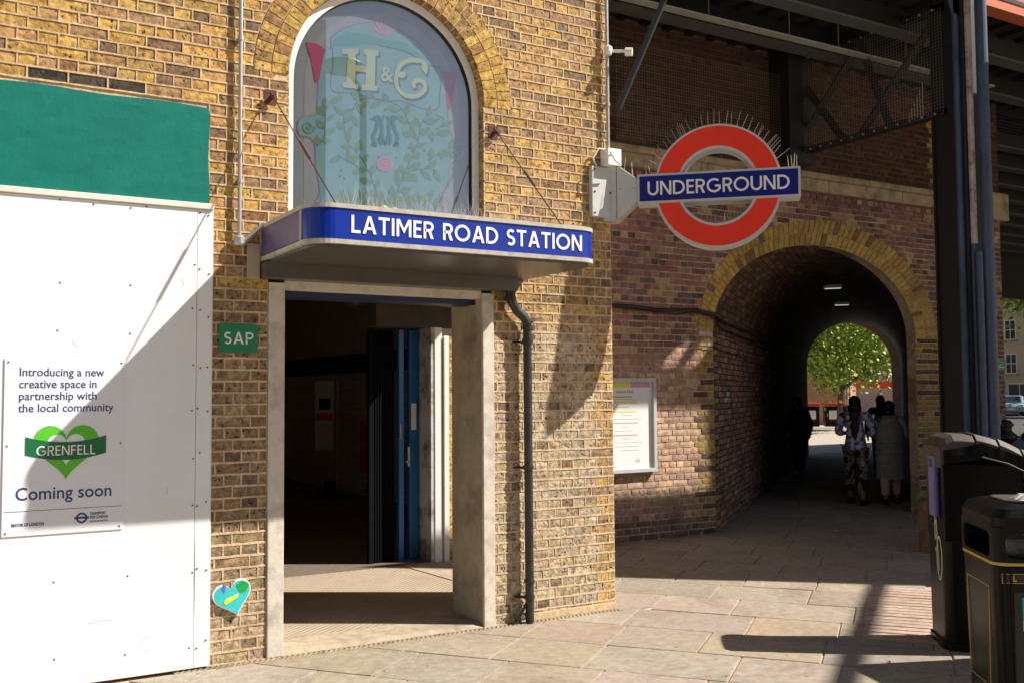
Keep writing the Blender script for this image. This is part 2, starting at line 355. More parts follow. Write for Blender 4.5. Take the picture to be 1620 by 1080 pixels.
def ribbon(b, pl, w, o, U, V, N, n0, n1):
    closed = (Vector(pl[0]) - Vector(pl[-1])).length < 1e-6
    pts = [Vector(p) for p in pl]; k = len(pts); lft = []; rt = []
    for i in range(k):
        if closed: a = pts[(i - 1) % (k - 1)] if i not in (0, k - 1) else pts[k - 2]; c = pts[i + 1] if i < k - 1 else pts[1]
        else: a = pts[i - 1] if i else None; c = pts[i + 1] if i < k - 1 else None
        d1 = (pts[i] - a).normalized() if a is not None else None; d2 = (c - pts[i]).normalized() if c is not None else None
        if d1 is None: d1 = d2
        if d2 is None: d2 = d1
        t = (d1 + d2)
        t = t.normalized() if t.length > 1e-6 else d1
        nn = Vector((-t.y, t.x)); cs = max(.35, nn.dot(Vector((-d1.y, d1.x))))
        lft.append(pts[i] + nn * (w / 2 / cs)); rt.append(pts[i] - nn * (w / 2 / cs))
    top = [o + U * p.x + V * p.y + N * n1 for p in lft + rt]; bot = [o + U * p.x + V * p.y + N * n0 for p in lft + rt]
    fs = []
    for i in range(k - 1):
        fs += [(i, k + i, k + i + 1, i + 1), (i, i + 1, 2 * k + i + 1, 2 * k + i), (k + i, 3 * k + i, 3 * k + i + 1, k + i + 1)]
    if not closed: fs += [(0, 2 * k, 3 * k, k), (k - 1, 2 * k - 1, 4 * k - 1, 3 * k - 1)]
    b.add(top + bot, fs)
def fonttext(name, text, size, o, U, V, N, m, parent, bold=0.0, align='LEFT', thick=.001, sx=1.0):
    c = bpy.data.curves.new(name, 'FONT'); c.body = text; c.size = size; c.offset = bold; c.extrude = thick / 2; c.align_x = align
    c.resolution_u = 3
    t = bpy.data.objects.new('tmp', c); COL.objects.link(t)
    dg = bpy.context.evaluated_depsgraph_get(); me = bpy.data.meshes.new_from_object(t.evaluated_get(dg))
    bpy.data.objects.remove(t); bpy.data.curves.remove(c)
    R = Matrix((U * sx, V, N)).transposed().to_4x4(); R.translation = o + N * thick / 2
    me.transform(R); me.materials.clear(); me.materials.append(m)
    ob = bpy.data.objects.new(name, me); COL.objects.link(ob)
    ob.parent = parent; ob.matrix_parent_inverse = Matrix.Translation(-root_loc(parent))
    return ob

# ------------------------------------------------------------------ brickwork
def jit(a): return random.uniform(-a, a)
def brick(b, o, U, V, N, ul0, ul1, ur0, ur1, v0, v1, proud, rough, depth=.03, low=-9):
    # four corners (left at v0/v1, right at v0/v1); the face is a 4x3 grid with worn edges
    nu, nv = 4, 3; pts = []
    for j in range(nv):
        tv = j / (nv - 1)
        for i in range(nu):
            tu = i / (nu - 1)
            ul = ul0 + (ul1 - ul0) * tv; ur = ur0 + (ur1 - ur0) * tv
            u = ul + (ur - ul) * tu; v = v0 + (v1 - v0) * tv
            edge = (i in (0, nu - 1)) + (j in (0, nv - 1))
            n = proud + jit(rough * .55) - (.0022 * edge + random.random() * rough * .45 * edge)
            if n < low and random.random() > .05: n = low + random.random() * .001
            uu = u + jit(.0013) ; vv = v + jit(.0011)
            pts.append(o + U * uu + V * vv + N * n)
    fs = [(j * nu + i, j * nu + i + 1, (j + 1) * nu + i + 1, (j + 1) * nu + i) for j in range(nv - 1) for i in range(nu - 1)]
    ring = [0, 1, 2, 3, 7, 11, 10, 9, 8, 4]
    base = len(pts)
    pts += [pts[i] - N * depth for i in ring]
    k = len(ring)
    fs += [(ring[i], base + i, base + (i + 1) % k, ring[(i + 1) % k]) for i in range(k)]
    b.add(pts, fs)
def subtract(segs, lo, hi, tag_):
    out = []
    for a, b, ta, tb in segs:
        if hi <= a or lo >= b: out.append((a, b, ta, tb)); continue
        if lo > a: out.append((a, lo, ta, tag_ + 'L'))
        if hi < b: out.append((hi, b, tag_ + 'R', tb))
    return out
def coursed(u_lo, u_hi, v_lo, v_hi, holes, course=.075, gap=.0125, seed=0, stretch=.225):
    # yields english-bond bricks; holes: name -> f(v) -> None or (lo,hi)
    rnd = random.Random(seed); res = []; k = 0; v = v_lo
    while v < v_hi - .02:
        v1 = min(v + course, v_hi); vm = (v + v1) / 2
        segs = [(u_lo, u_hi, None, None)]
        for nm, f in holes.items():
            h = f(vm)
            if h: segs = subtract(segs, h[0], h[1], nm)
        L = stretch if k % 2 == 0 else stretch / 2
        off = (stretch / 4 if k % 2 else 0) + (stretch / 2 if k % 4 == 2 else 0)
        for a, b_, ta, tb in segs:
            u = math.floor((a - off) / L) * L + off
            while u < b_:
                x0 = max(u, a); x1 = min(u + L, b_)
                if x1 - x0 > .03:
                    def lim(x, t, vv):
                        if t is None: return x
                        h = holes[t[:-1]](vv)
                        if not h: return x
                        return h[0] if t[-1] == 'L' else h[1]
                    g = gap / 2; dv = jitr(rnd, .0035)
                    l0 = l1 = x0; r_0 = r_1 = x1
                    if x0 == a and ta: l0, l1 = lim(a, ta, v + g), lim(a, ta, v1 - g)
                    if x1 == b_ and tb: r_0, r_1 = lim(b_, tb, v + g), lim(b_, tb, v1 - g)
                    if min(r_0 - l0, r_1 - l1) > .02:
                        res.append((l0 + g, l1 + g, r_0 - g, r_1 - g, v + g + dv, v1 - g + dv, k))
                u += L
        v += course; k += 1
    return res
def jitr(r, a): return r.uniform(-a, a)
def emit_bricks(parent, items, m, name='brick', limit=300):
    # items: (callable(MB), screen score); the largest in view become parts of their own
    items = sorted(items, key=lambda t: -t[1])
    for fn, sc in items[:limit]:
        if sc <= 0: break
        b = MB(); fn(b); b.build(name, m, parent)
    rest = MB(); n = 0
    for fn, sc in items[limit:] if items and items[min(limit, len(items)) - 1][1] > 0 else [it for it in items if it[1] <= 0]:
        fn(rest); n += 1
    if n: rest.build(name + 'work', m, parent, kind='stuff')
def score(c, area_, N, occl=None):
    p = project(c)
    if p is None or not (-10 < p[0] < 1630 and -10 < p[1] < 1090): return 0
    if occl and occl(p[0], p[1]): return 0
    d = (cam_pos - c); cs = d.normalized().dot(N)
    return max(0, area_ * cs / (p[2] ** 2)) * 1e4
def mix3(a, b, t): return tuple(a[i] * (1 - t) + b[i] * t for i in range(3))
def vary(c, a=.15):
    k = 1 + jit(a); return (c[0] * k * (1 + jit(.05)), c[1] * k * (1 + jit(.04)), c[2] * k * (1 + jit(.08)))
def stock(x, z):
    r = random.random()
    if r < .36: c = (.54, .335, .105)
    elif r < .66: c = (.46, .285, .115)
    elif r < .87: c = (.37, .23, .12)
    elif r < .96: c = (.26, .165, .10)
    else: c = (.34, .175, .09)
    return c
# ------------------------------------------------------------------ STATION BUILDING
ARX, ARZ, ARI, ARO = -1.925, 3.87, .755, .995
def hoard_hole(v): return (-9, -3.19) if v < 2.90 else None
def green_hole(v): return (-9, -3.207) if 2.9 <= v < 3.565 else None
def door_hole(v): return (-2.812, -1.10) if v < 2.475 else None
def canopy_hole(v): return (-2.87, -.97) if 2.475 <= v < 2.60 else None
def win_in(v):
    if v < 2.55: return None
    if v <= ARZ: return (ARX - ARI, ARX + ARI)
    d = ARI ** 2 - (v - ARZ) ** 2
    return (ARX - sqrt(d), ARX + sqrt(d)) if d > 0 else None
def win_out(v):
    if v <= ARZ: return win_in(v)
    d = ARO ** 2 - (v - ARZ) ** 2
    return (ARX - sqrt(d), ARX + sqrt(d)) if d > 0 else None
bld = thing('station_building', 'yellow stock brick station front with arched window above an open entrance', 'building', (-2, 0, 0))
def wall_prism(b, polys, y0, y1):
    for p in polys: b.prism(p, Vector((0, 0, 0)), X, Z, -Y, -y1, -y0)
# mortar core: front plane at y=+.004, built of pieces around the openings
core = MB(); yc = -.0035
core.box((-9, yc, 0), (-2.812, .45, 2.475))
core.box((-1.10, yc, 0), (0, .62, 2.475))
core.box((-9, yc + .001, 2.475), (ARX - ARI, .30, 6.3)); core.box((ARX + ARI, yc + .001, 2.475), (0, .30, 6.3))
core.box((ARX - ARI, yc + .001, 2.475), (ARX + ARI, .30, 2.75))
N_ = 24
arcp = [(ARX + ARI * cos(pi * i / N_), ARZ + ARI * sin(pi * i / N_)) for i in range(N_ + 1)]
for i in range(N_):
    a, c = arcp[i], arcp[i + 1]
    core.prism([(c[0], c[1]), (a[0], a[1]), (a[0], 6.3), (c[0], 6.3)], Vector((0, 0, 0)), X, Z, -Y, -.30, -yc - .002)
core.build('wall_core', M_['mortar'], bld)
items = []
fo = Vector((0, 0, 0))
for (l0, l1, q0, q1, v0, v1, k) in coursed(-6.2, 0, 0.0, 5.7, dict(h=hoard_hole, g=green_hole, d=door_hole, c=canopy_hole, w=win_out), seed=3):
    cx = (l0 + q0) / 2; cz = (v0 + v1) / 2
    c = stock(cx, cz)
    pale = 0
    if cx > -1.1 and cz < 2.45: pale = min(1, (2.45 - cz) / .35) * .85
    elif cx > -1.1 and cz < 3.3: pale = .15
    elif cx < -2.7 and cz < 2.4: pale = .55
    if cx > -1.1 and cz > 3.2: pale = .12
    if cx > -.12 and cz < 2.45: pale = .15
    if cx < -2.7 and cz < .6: pale = .75
    c = mix3(c, (.52, .43, .31), min(1, pale * random.uniform(.95, 1.12)))
    if cx < -2.7 and cz < 2.4: c = mix3(c, (.24, .165, .095), .6 * min(1, cz))
    if 3.565 < cz < 3.64 and cx < -3.5 and random.random() < .75: c = (.035, .04, .035)
    if random.random() < .06: c = mix3(c, (.14, .10, .085), .7)
    c = vary(c, .17)
    worn = .0026 if cz > 2.4 else .0038
    if cx > -1.1 and cz < .75: worn = .007
    proud = .0080 + jit(.0018)
    def fn(b, a=(l0, l1, q0, q1, v0, v1), c=c, worn=worn, proud=proud):
        b.col = c; brick(b, fo, X, Z, -Y, *a, proud, worn, .03, .0047)
    def occ(px, py):
        return (408 < px < 945 and 318 < py < 462)
    items.append((fn, score(Vector((cx, 0, cz)), (q0 - l0) * .065, -Y, occ)))
# return face of the corner pier and jamb (x = 0, facing +x): seen only from a step to the right
for (l0, l1, q0, q1, v0, v1, k) in coursed(0.0, .62, 0.0, 5.7, {}, seed=5):
    c = vary(stock(0, 0), .2)
    def fn(b, a=(l0, l1, q0, q1, v0, v1), c=c):
        b.col = c; brick(b, fo, Y, Z, X, *a, .002, .003)
    items.append((fn, 0))
random.seed(11)
emit_bricks(bld, items, M_['brick'])
# proud weathered pointing between the bricks
pt = MB(); rp = random.Random(19)
def strip(p0, p1, wdt, dirv, wob, pr):
    n_ = max(1, int((Vector(p1) - Vector(p0)).length / .055)); vs = []
    for i in range(n_ + 1):
        q = Vector((p0[0] + (p1[0] - p0[0]) * i / n_, 0, p0[1] + (p1[1] - p0[1]) * i / n_)) if False else Vector(p0).lerp(Vector(p1), i / n_)
        c_ = Vector((q.x, 0, q.y)) + dirv * rp.uniform(-wob, wob); h_ = wdt * rp.uniform(.85, 1.15) / 2; y_ = -(pr + rp.uniform(-.0012, .0014))
        vs += [c_ - dirv * h_ + Y * -.004, c_ - dirv * h_ * .8 + Y * y_, c_ + dirv * h_ * .8 + Y * y_, c_ + dirv * h_ + Y * -.004]
    fs = []
    for i in range(n_):
        for j in range(3): fs.append((i * 4 + j, (i + 1) * 4 + j, (i + 1) * 4 + j + 1, i * 4 + j + 1))
    pt.add(vs, fs)
HH = dict(h=hoard_hole, g=green_hole, d=door_hole, c=canopy_hole, w=win_out)
kk = 0; v = 0.0
while v < 5.6:
    segs = [(-6.2, 0.0, None, None)]
    for nm, f in HH.items():
        h = f(v + .002)
        if h: segs = subtract(segs, h[0], h[1], nm)
    for a, b_, ta, tb in segs:
        if b_ - a > .03: strip((a, v), (b_ - .002, v), .0125 if v > 2.4 else .015, Z, .0012 if v > 2.4 else .002, .0112 if v > 2.4 else .0094)
    v += .075
for (l0, l1, q0, q1, v0, v1, k) in coursed(-6.2, 0, 0.0, 5.7, HH, seed=3):
    strip(((l0 + l1) / 2 - .006, v0 - .002), ((l0 + l1) / 2 - .006, v1 + .002), .0115, X, .0012, .0108 if v0 > 2.4 else .0090)
pt.build('pointing', M_['mortar'], bld, kind='stuff')
# arch ring: three rowlock rings of wedge bricks above the springing
vo = []
nb = 40
rings = [(ARI + .004, ARI + .114), (ARI + .122, ARO - .006)]
for rr0, rr1 in rings:
    nb = int(pi * (rr0 + rr1) / 2 / .068)
    for i in range(nb):
        t0 = pi * i / nb + .004; t1 = pi * (i + 1) / nb - .004
        c = vary((.52, .33, .10) if random.random() < .8 else (.36, .21, .09), .16)
        def fn(b, rr0=rr0, rr1=rr1, t0=t0, t1=t1, c=c):
            b.col = c
            rough = .003
            p = [(ARX + r * cos(t), ARZ + r * sin(t)) for r, t in ((rr0, t0), ((rr0 + rr1) / 2, t0), (rr1, t0), (rr1, t1), ((rr0 + rr1) / 2, t1), (rr0, t1))]
            f = [Vector((a[0], -.0105 + jit(rough * .5), a[1])) for a in p]; k = [v + Y * .03 for v in f]
            b.add(f + k, [(0, 5, 4, 1), (1, 4, 3, 2)][:2] + [(i, (i + 1) % 6, 6 + (i + 1) % 6, 6 + i) for i in range(6)])
        tm = (t0 + t1) / 2; rm = (rr0 + rr1) / 2
        fn_sc = score(Vector((ARX + rm * cos(tm), 0, ARZ + rm * sin(tm))), .007, -Y)
        vo.append((fn, fn_sc if fn_sc > 0 else .0001))
emit_bricks(bld, vo, M_['brick'], 'arch_brick')
# reveal bricks colour: thin ring lining the window opening
def lining(b):
    pts = [(ARX + ARI, 2.6)] + arcp + [(ARX - ARI, 2.6)]
    for i in range(len(pts) - 1):
        a, c = pts[i], pts[i + 1]
        b.add([(a[0], .0, a[1]), (c[0], .0, c[1]), (c[0], .12, c[1]), (a[0], .12, a[1])], [(0, 1, 2, 3)])
b = MB(); b.col = (.20, .13, .06)
NR = 46
pts = [(ARX + ARI, 2.72 + i * .075) for i in range(16)] + [(ARX + ARI * cos(pi * i / 34), ARZ + ARI * sin(pi * i / 34)) for i in range(1, 34)] + [(ARX - ARI, ARZ - i * .075) for i in range(16)]
for i in range(len(pts) - 1):
    a, c = pts[i], pts[i + 1]
    cc = Vector((ARX, 0, max(min(a[1], ARZ), 2.7))); b.col = vary((.40, .25, .10), .2)
    va = Vector((a[0], 0, a[1])); vc = Vector((c[0], 0, c[1])); d = (vc - va); s_ = d.normalized() * .006
    inn = (Vector((ARX, 0, (a[1] + c[1]) / 2 if a[1] < ARZ else ARZ)) - (va + vc) / 2).normalized() * .005
    q = [va + s_ + inn, vc - s_ + inn, vc - s_ + inn + Y * .095, va + s_ + inn + Y * .095]
    b.add([p - Y * .003 for p in q[:2]] + q[2:] + [p - inn * 3 - Y * .003 for p in q[:2]], [(0, 1, 2, 3), (0, 4, 5, 1)])
b.build('reveal_brickwork', M_['brick'], bld, kind='stuff')
# green rendered band over the hoarding
def green(b):
    nx, nz = 30, 14; x0, x1, z0, z1 = -6.2, -3.207, 2.905, 3.567; vs = []
    for j in range(nz + 1):
        for i in range(nx + 1):
            x = x0 + (x1 - x0) * i / nx; z = z0 + (z1 - z0) * j / nz
            e = .005 * random.random() if (j == nz or i == nx) else 0
            wob = .006 * sin(x * 9 + z * 4) if j == nz else (.005 * sin(z * 13) if i == nx else 0)
            vs.append((x + (wob if i == nx else 0), -.022 + e + jit(.0012), z + (wob if j == nz else 0)))
    b.add(vs, [(j * (nx + 1) + i, j * (nx + 1) + i + 1, (j + 1) * (nx + 1) + i + 1, (j + 1) * (nx + 1) + i) for j in range(nz) for i in range(nx)])
    b.box((x0, -.009, z0), (x1 - .004, .003, z1 - .004))
part('green_rendered_band', M_['green'], bld, green)
# the entrance: posts, lintel, soffit beam
boxpart('left_post', M_['concrete_w'], bld, (-2.810, -.022, 0), (-2.700, .45, 2.455), bevel=.006)
boxpart('right_post_front', M_['concrete_w'], bld, (-1.194, -.020, 0), (-1.101, .01, 2.455), bevel=.003)
boxpart('right_post', M_['concrete'], bld, (-1.192, .0105, 0), (-1.1015, .50, 2.455), bevel=.004)
boxpart('lintel', M_['concrete_w'], bld, (-2.699, .0, 2.415), (-1.195, .30, 2.474), bevel=.003)
boxpart('lintel_rail', mat('rail_navy', (.003, .016, .06), .5), bld, (-2.699, .10, 2.375), (-1.195, .30, 2.413))
boxpart('cracked_plinth', M_['mortar'], bld, (-.80, -.012, .0), (0.004, .002, .055), bevel=.004)
# window: frame, pane and printed mural behind it
yf = .085
def ringface(b, r0_, r1_, z0, y0, y1):
    n = 40; A = [(ARX + r1_ * cos(pi * i / n), ARZ + r1_ * sin(pi * i / n)) for i in range(n + 1)]
    B = [(ARX + r0_ * cos(pi * i / n), ARZ + r0_ * sin(pi * i / n)) for i in range(n + 1)]
    A = [(ARX + r1_, z0)] + A + [(ARX - r1_, z0)]; B = [(ARX + r0_, z0)] + B + [(ARX - r0_, z0)]
    for i in range(len(A) - 1):
        b.prism([A[i], A[i + 1], B[i + 1], B[i]], Vector((0, 0, 0)), X, Z, -Y, -y1, -y0)
wf = part('window_frame', M_['frame'], bld, lambda b: ringface(b, ARI - .058, ARI - .006, 2.7, yf - .02, yf + .05))
part('window_bead', M_['black'], wf, lambda b: ringface(b, ARI - .066, ARI - .0585, 2.7, yf - .004, yf + .04))
def halfdisc(b, r, z0, y0, y1, cx=ARX, cz=ARZ):
    n = 40; p = [(cx + r, z0)] + [(cx + r * cos(pi * i / n), cz + r * sin(pi * i / n)) for i in range(n + 1)] + [(cx - r, z0)]
    b.prism(p, Vector((0, 0, 0)), X, Z, -Y, -y1, -y0)
def mm(name, c, **k): return mat(name, c, .5, noise=.06, nscale=6, **k)
A_ = dict(grey=mm('art_grey', (0.285, 0.316, 0.348)), grey2=mm('art_grey2', (0.335, 0.366, 0.404)), teal=mm('art_teal', (0.204, 0.398, 0.454)),
          teal2=mm('art_teal_dark', (0.122, 0.348, 0.372)), mauve=mm('art_mauve', (0.273, 0.247, 0.348)), leaf=mm('art_leaf', (0.166, 0.304, 0.191)),
          leaf2=mm('art_leaf_line', (0.122, 0.204, 0.210)), cream=mm('art_cream', (0.460, 0.560, 0.385)), shade=mm('art_shade', (0.110, 0.173, 0.210)),
          crimson=mm('art_crimson', (0.435, 0.060, 0.173)), pink=mm('art_pink', (0.510, 0.310, 0.435)), mono=mm('art_monogram', (.03, .22, .25)))
mur = part('window_mural', A_['grey'], bld, lambda b: halfdisc(b, ARI - .03, 2.7, yf + .03, yf + .05))
# mural coordinates: art px from the crop of the window (1080 px = 340 photo px), mapped to the pane plane
def art(cx_, cy_):
    px = 440 + cx_ * 340 / 1080; py = cy_ * 340 / 1080
    d = fwd + rgt * ((px - 810) / FPX) + upv * ((540 - py) / FPX); t = (yf + .03 - cam_pos.y) / d.y
    p = cam_pos + d * t; return (p.x, p.z)
ART0 = Vector((0, yf + .03, 0))
def sub(name, m, fn): 
    b = MB(); fn(b); return b.build(name, m, mur)
def apoly(b, pts, n1, n0=0.0):
    p = [art(*q) for q in pts]
    if area(p) < 0: p = p[::-1]
    b.prism(p, ART0, X, Z, -Y, n0, n1)
def aline(b, pts, w, n1): ribbon(b, [art(*q) for q in smooth(list(pts))], w, ART0, X, Z, -Y, 0, n1)
sub('mural_border', A_['grey2'], lambda b: halfdisc(b, ARI - .15, 2.7, yf + .0285, yf + .0298))
outline = [(225, 235), (265, 245), (270, 190), (330, 145), (420, 120), (500, 118), (600, 150), (700, 215), (760, 280), (790, 345), (830, 350), (850, 560), (862, 660), (890, 700), (930, 715), (940, 760), (925, 800), (880, 815), (858, 850), (850, 930), (800, 1000), (790, 1080),
           (215, 1080), (210, 960), (190, 840), (185, 740), (160, 695), (110, 680), (98, 640), (110, 600), (150, 583), (180, 585), (195, 560), (200, 430), (205, 300)]
sub('mural_panel', A_['teal'], lambda b: apoly(b, outline, .0030))
sub('mural_outline', A_['mauve'], lambda b: aline(b, outline + [outline[0]], .010, .0036))
sub('mural_sky_arch', A_['teal2'], lambda b: apoly(b, [(262, 232), (290, 190), (350, 160), (440, 175), (520, 200), (640, 215), (720, 290), (735, 312), (640, 262), (600, 255), (500, 228), (440, 222), (380, 232)], .0040))
def banner(b):
    aline(b, [(270, 240), (275, 320), (262, 420), (285, 465), (360, 470), (440, 485), (530, 510), (620, 510), (700, 540), (770, 556), (805, 540), (812, 480), (815, 350), (760, 330), (640, 262), (500, 228)], .005, .0044)
sub('mural_banner_line', A_['shade'], banner)
def serifH(b, dx, dy, n1):
    P_ = [(318, 250), (402, 246), (402, 270), (388, 274), (388, 330), (442, 334), (442, 278), (428, 274), (428, 250), (503, 256), (503, 282), (488, 284), (484, 432), (498, 436), (498, 460), (420, 455), (420, 430), (436, 428), (440, 365), (386, 360), (384, 425), (402, 428), (402, 450), (322, 440), (322, 418), (340, 416), (350, 274), (318, 272)]
    apoly(b, [(x + dx, y + dy) for x, y in P_], n1)
def curlC(b, dx, dy, n1, w):
    pts = [(738, 350), (732, 318), (700, 306), (650, 308), (610, 335), (592, 385), (598, 440), (635, 480), (690, 485), (730, 460), (735, 425), (705, 405), (678, 420), (684, 445)]
    aline(b, [(x + dx, y + dy) for x, y in pts], w, n1)
    apoly(b, [(x + dx, y + dy) for x, y in [(748, 322), (752, 345), (742, 380), (716, 345), (722, 325)]], n1 + .0003)
    q = [(620 + 20 * cos(a), 378 + 17 * sin(a)) for a in [2 * pi * i / 12 for i in range(12)]]
    apoly(b, [(x + dx, y + dy) for x, y in q], n1 + .0003)
sub('mural_letter_shadow', A_['shade'], lambda b: (serifH(b, 9, 10, .0048), curlC(b, 9, 11, .0048, .036)))
sub('mural_letter_h', A_['cream'], lambda b: serifH(b, 0, 0, .0056))
sub('mural_letter_c', A_['cream'], lambda b: curlC(b, 0, 0, .0056, .033))
a0 = art(512, 405)
fonttext('mural_ampersand_shadow', '&', .155, ART0 + X * (a0[0] + .005) + Z * (a0[1] - .008) - Y * .0042, X, Z, -Y, A_['shade'], mur, bold=.004)
fonttext('mural_ampersand', '&', .155, ART0 + X * a0[0] + Z * a0[1] - Y * .0052, X, Z, -Y, A_['cream'], mur, bold=.003)
for q in ([(140, 215), (195, 222), (238, 250), (226, 290), (204, 410), (186, 418), (160, 285), (146, 245)], [(820, 360), (900, 372), (892, 405), (862, 550), (850, 550), (836, 410)]):
    sub('mural_pendant', A_['crimson'], lambda b, q=q: apoly(b, q, .0048))
def shell(b):
    for i in range(7):
        t = -1.15 + i * .383; q = [(538, 190), (538 + 62 * sin(t - .17), 168 - 72 * cos(t - .17)), (538 + 68 * sin(t), 166 - 76 * cos(t)), (538 + 62 * sin(t + .15), 168 - 72 * cos(t + .15))]
        apoly(b, q, .0048 + .0002 * (i % 2))
sub('mural_shell', A_['pink'], shell)
def leafy(b, b2):
    stems = [[(520, 1060), (470, 900), (420, 800), (340, 700), (330, 560)], [(560, 1060), (640, 860), (700, 720), (720, 620), (770, 570)], [(590, 930), (640, 870), (740, 850), (800, 860)],
             [(430, 850), (360, 820), (300, 780)], [(190, 740), (230, 690), (240, 560), (270, 500)], [(680, 700), (650, 600), (600, 530), (500, 500), (400, 510), (360, 600)], [(760, 810), (820, 760), (880, 740), (910, 760)], [(770, 720), (810, 650), (830, 600), (790, 580)]]
    for st in stems: aline(b2, st, .006, .0042)
    rnd = random.Random(4)
    def lf(cx, cy, a, ln, wd):
        p = []
        for i in range(8):
            t = i / 4.0
            if i <= 4: u = t; s = 1
            else: u = 2 - t; s = -1
            ww = wd * sin(pi * min(u, 1)) * s
            x = cx + cos(a) * ln * u - sin(a) * ww; y = cy + sin(a) * ln * u + cos(a) * ww; p.append((x, y))
        apoly(b, p, .0050 + rnd.random() * .0004)
        aline(b2, [(cx, cy), (cx + cos(a) * ln * .8, cy + sin(a) * ln * .8)], .003, .0058)
    for st in stems:
        for i in range(len(st) - 1):
            (x0, y0), (x1, y1) = st[i], st[i + 1]; a = atan2(y1 - y0, x1 - x0); d = math.hypot(x1 - x0, y1 - y0); k = max(1, int(d / 30))
            for j in range(k):
                t = (j + .3) / k; s = 1 if (i + j) % 2 else -1
                lf(x0 + (x1 - x0) * t, y0 + (y1 - y0) * t, a + s * rnd.uniform(.6, 1.0), rnd.uniform(52, 80), rnd.uniform(12, 19))
    for i in range(16):
        x = 300 + i * 32; lf(x, 1050, -pi / 2 + rnd.uniform(-.7, .7), rnd.uniform(70, 120), 20)
    for i in range(30):
        x, y = rnd.uniform(300, 820), rnd.uniform(560, 900); r = 6
        apoly(b2, [(x + r * cos(t), y + r * sin(t)) for t in [2 * pi * k / 8 for k in range(8)]], .0040)
b1, b2 = MB(), MB(); leafy(b1, b2); b1.build('mural_leaves', A_['leaf'], mur); b2.build('mural_stems', A_['leaf2'], mur)
for cx_, cy_ in ((150, 640), (885, 760)):
    sub('mural_scroll', A_['leaf'], lambda b, cx_=cx_, cy_=cy_: aline(b, [(cx_ + (34 - k * 1.3) * cos(k * .42), cy_ + (34 - k * 1.3) * sin(k * .42)) for k in range(24)], .011, .0062))
def mono(b):
    for s in (-1, 1):
        aline(b, [(538 + s * x, y) for x, y in [(8, 585), (20, 620), (14, 690), (0, 730)]], .020, .0062)
        aline(b, [(538 + s * x, y) for x, y in [(60, 590), (40, 610), (46, 650), (62, 690), (50, 730), (68, 722)]], .026, .0064)
        aline(b, [(538 + s * x, y) for x, y in [(60, 600), (34, 588), (14, 640), (28, 700), (20, 730)]], .017, .0066)
sub('mural_monogram', A_['mono'], mono)
def rose(b):
    for r, n1 in ((40, .0062), (26, .0068), (12, .0074)):
        pass
    apoly(b, [(535 + 40 * cos(t), 828 + 37 * sin(t)) for t in [2 * pi * k / 16 for k in range(16)]], .0062)
sub('mural_rose', A_['pink'], rose)
sub('mural_rose_petals', A_['crimson'], lambda b: (aline(b, [(535 + 26 * cos(t), 828 + 24 * sin(t)) for t in [2 * pi * k / 16 for k in range(17)]], .003, .0068), aline(b, [(535 + 12 * cos(t), 828 + 11 * sin(t)) for t in [2 * pi * k / 10 for k in range(11)]], .003, .0068)))
# glass in front of the mural
def glassmat():
    m = bpy.data.materials.new('window_glass'); m.use_nodes = True; n = m.node_tree.nodes; l = m.node_tree.links; n.clear()
    out = n.new('ShaderNodeOutputMaterial'); g = n.new('ShaderNodeBsdfGlossy'); g.inputs['Roughness'].default_value = .01; t = n.new('ShaderNodeBsdfTransparent')
    mx = n.new('ShaderNodeMixShader'); fr = n.new('ShaderNodeLayerWeight'); fr.inputs[0].default_value = .3
    ml = n.new('ShaderNodeMath'); ml.operation = 'MULTIPLY_ADD'; ml.inputs[1].default_value = .35; ml.inputs[2].default_value = .17; l.new(fr.outputs['Fresnel'], ml.inputs[0])
    l.new(ml.outputs[0], mx.inputs[0]); l.new(t.outputs[0], mx.inputs[1]); l.new(g.outputs[0], mx.inputs[2]); l.new(mx.outputs[0], out.inputs[0])
    return m
M_['glass'] = glassmat()
part('window_pane', M_['glass'], bld, lambda b: halfdisc(b, ARI - .061, 2.7, yf + .012, yf + .016))

# the hall behind the entrance
def hall(b):
    b.box((-4.5, 9.0 + 5, 0), (1.75, 14.2, 4.2)); b.box((-4.7, .62, 0), (-4.5, 14, 4.2)); b.box((-4.7, .30, 3.9), (-.26, 2.8, 4.1)); b.box((-4.7, 2.96, 3.9), (1.9, 14.2, 4.1))
    b.box((1.65, 2.85, 2.42), (1.80, 14, 3.9))
    b.box((-4.5, 2.6, 2.64), (-.95, 2.7, 3.9))
part('hall_walls', M_['plaster'], bld, hall)
part('hall_tiled_wall', M_['tile'], bld, lambda b: b.box((1.655, 2.85, 0), (1.80, 14, 2.10)))
part('hall_dado_band', M_['black'], bld, lambda b: b.box((1.63, 2.85, 2.10), (1.80, 14, 2.42)))
b = MB()
for k in range(1, 20): b.box((1.648, 3.2, k * .105), (1.6549, 13.9, k * .105 + .006))
b.build('tile_joints', M_['mortar_dark'], bld, kind='stuff')
part('header_beam', M_['headbrown'], bld, lambda b: b.box((-.95, 2.60, 2.385), (-.001, 3.05, 2.62)))
part('upper_return_wall', M_['mortar'], bld, lambda b: (b.box((-.25, .30, 2.6), (-.002, 2.79, 6.3)),))
part('lobby_ceiling', M_['plaster'], bld, lambda b: b.box((-4.5, .305, 2.62), (-.25, 2.6, 2.70)))
boxpart('white_jamb', M_['peel'], bld, (-.355, 2.60, 0), (-.318, 2.95, 2.385))
boxpart('jamb_front', M_['frame'], bld, (-.317, 2.59, 0), (-.235, 2.70, 2.385), bevel=.004)
boxpart('jamb_pipe_casing', M_['frame'], bld, (-.222, 2.57, 0), (-.165, 2.70, 2.30), bevel=.006)
boxpart('jamb_recess', M_['plaster'], bld, (-.318, 2.701, 0), (-.0, 2.79, 2.384))
b = MB()
items = []
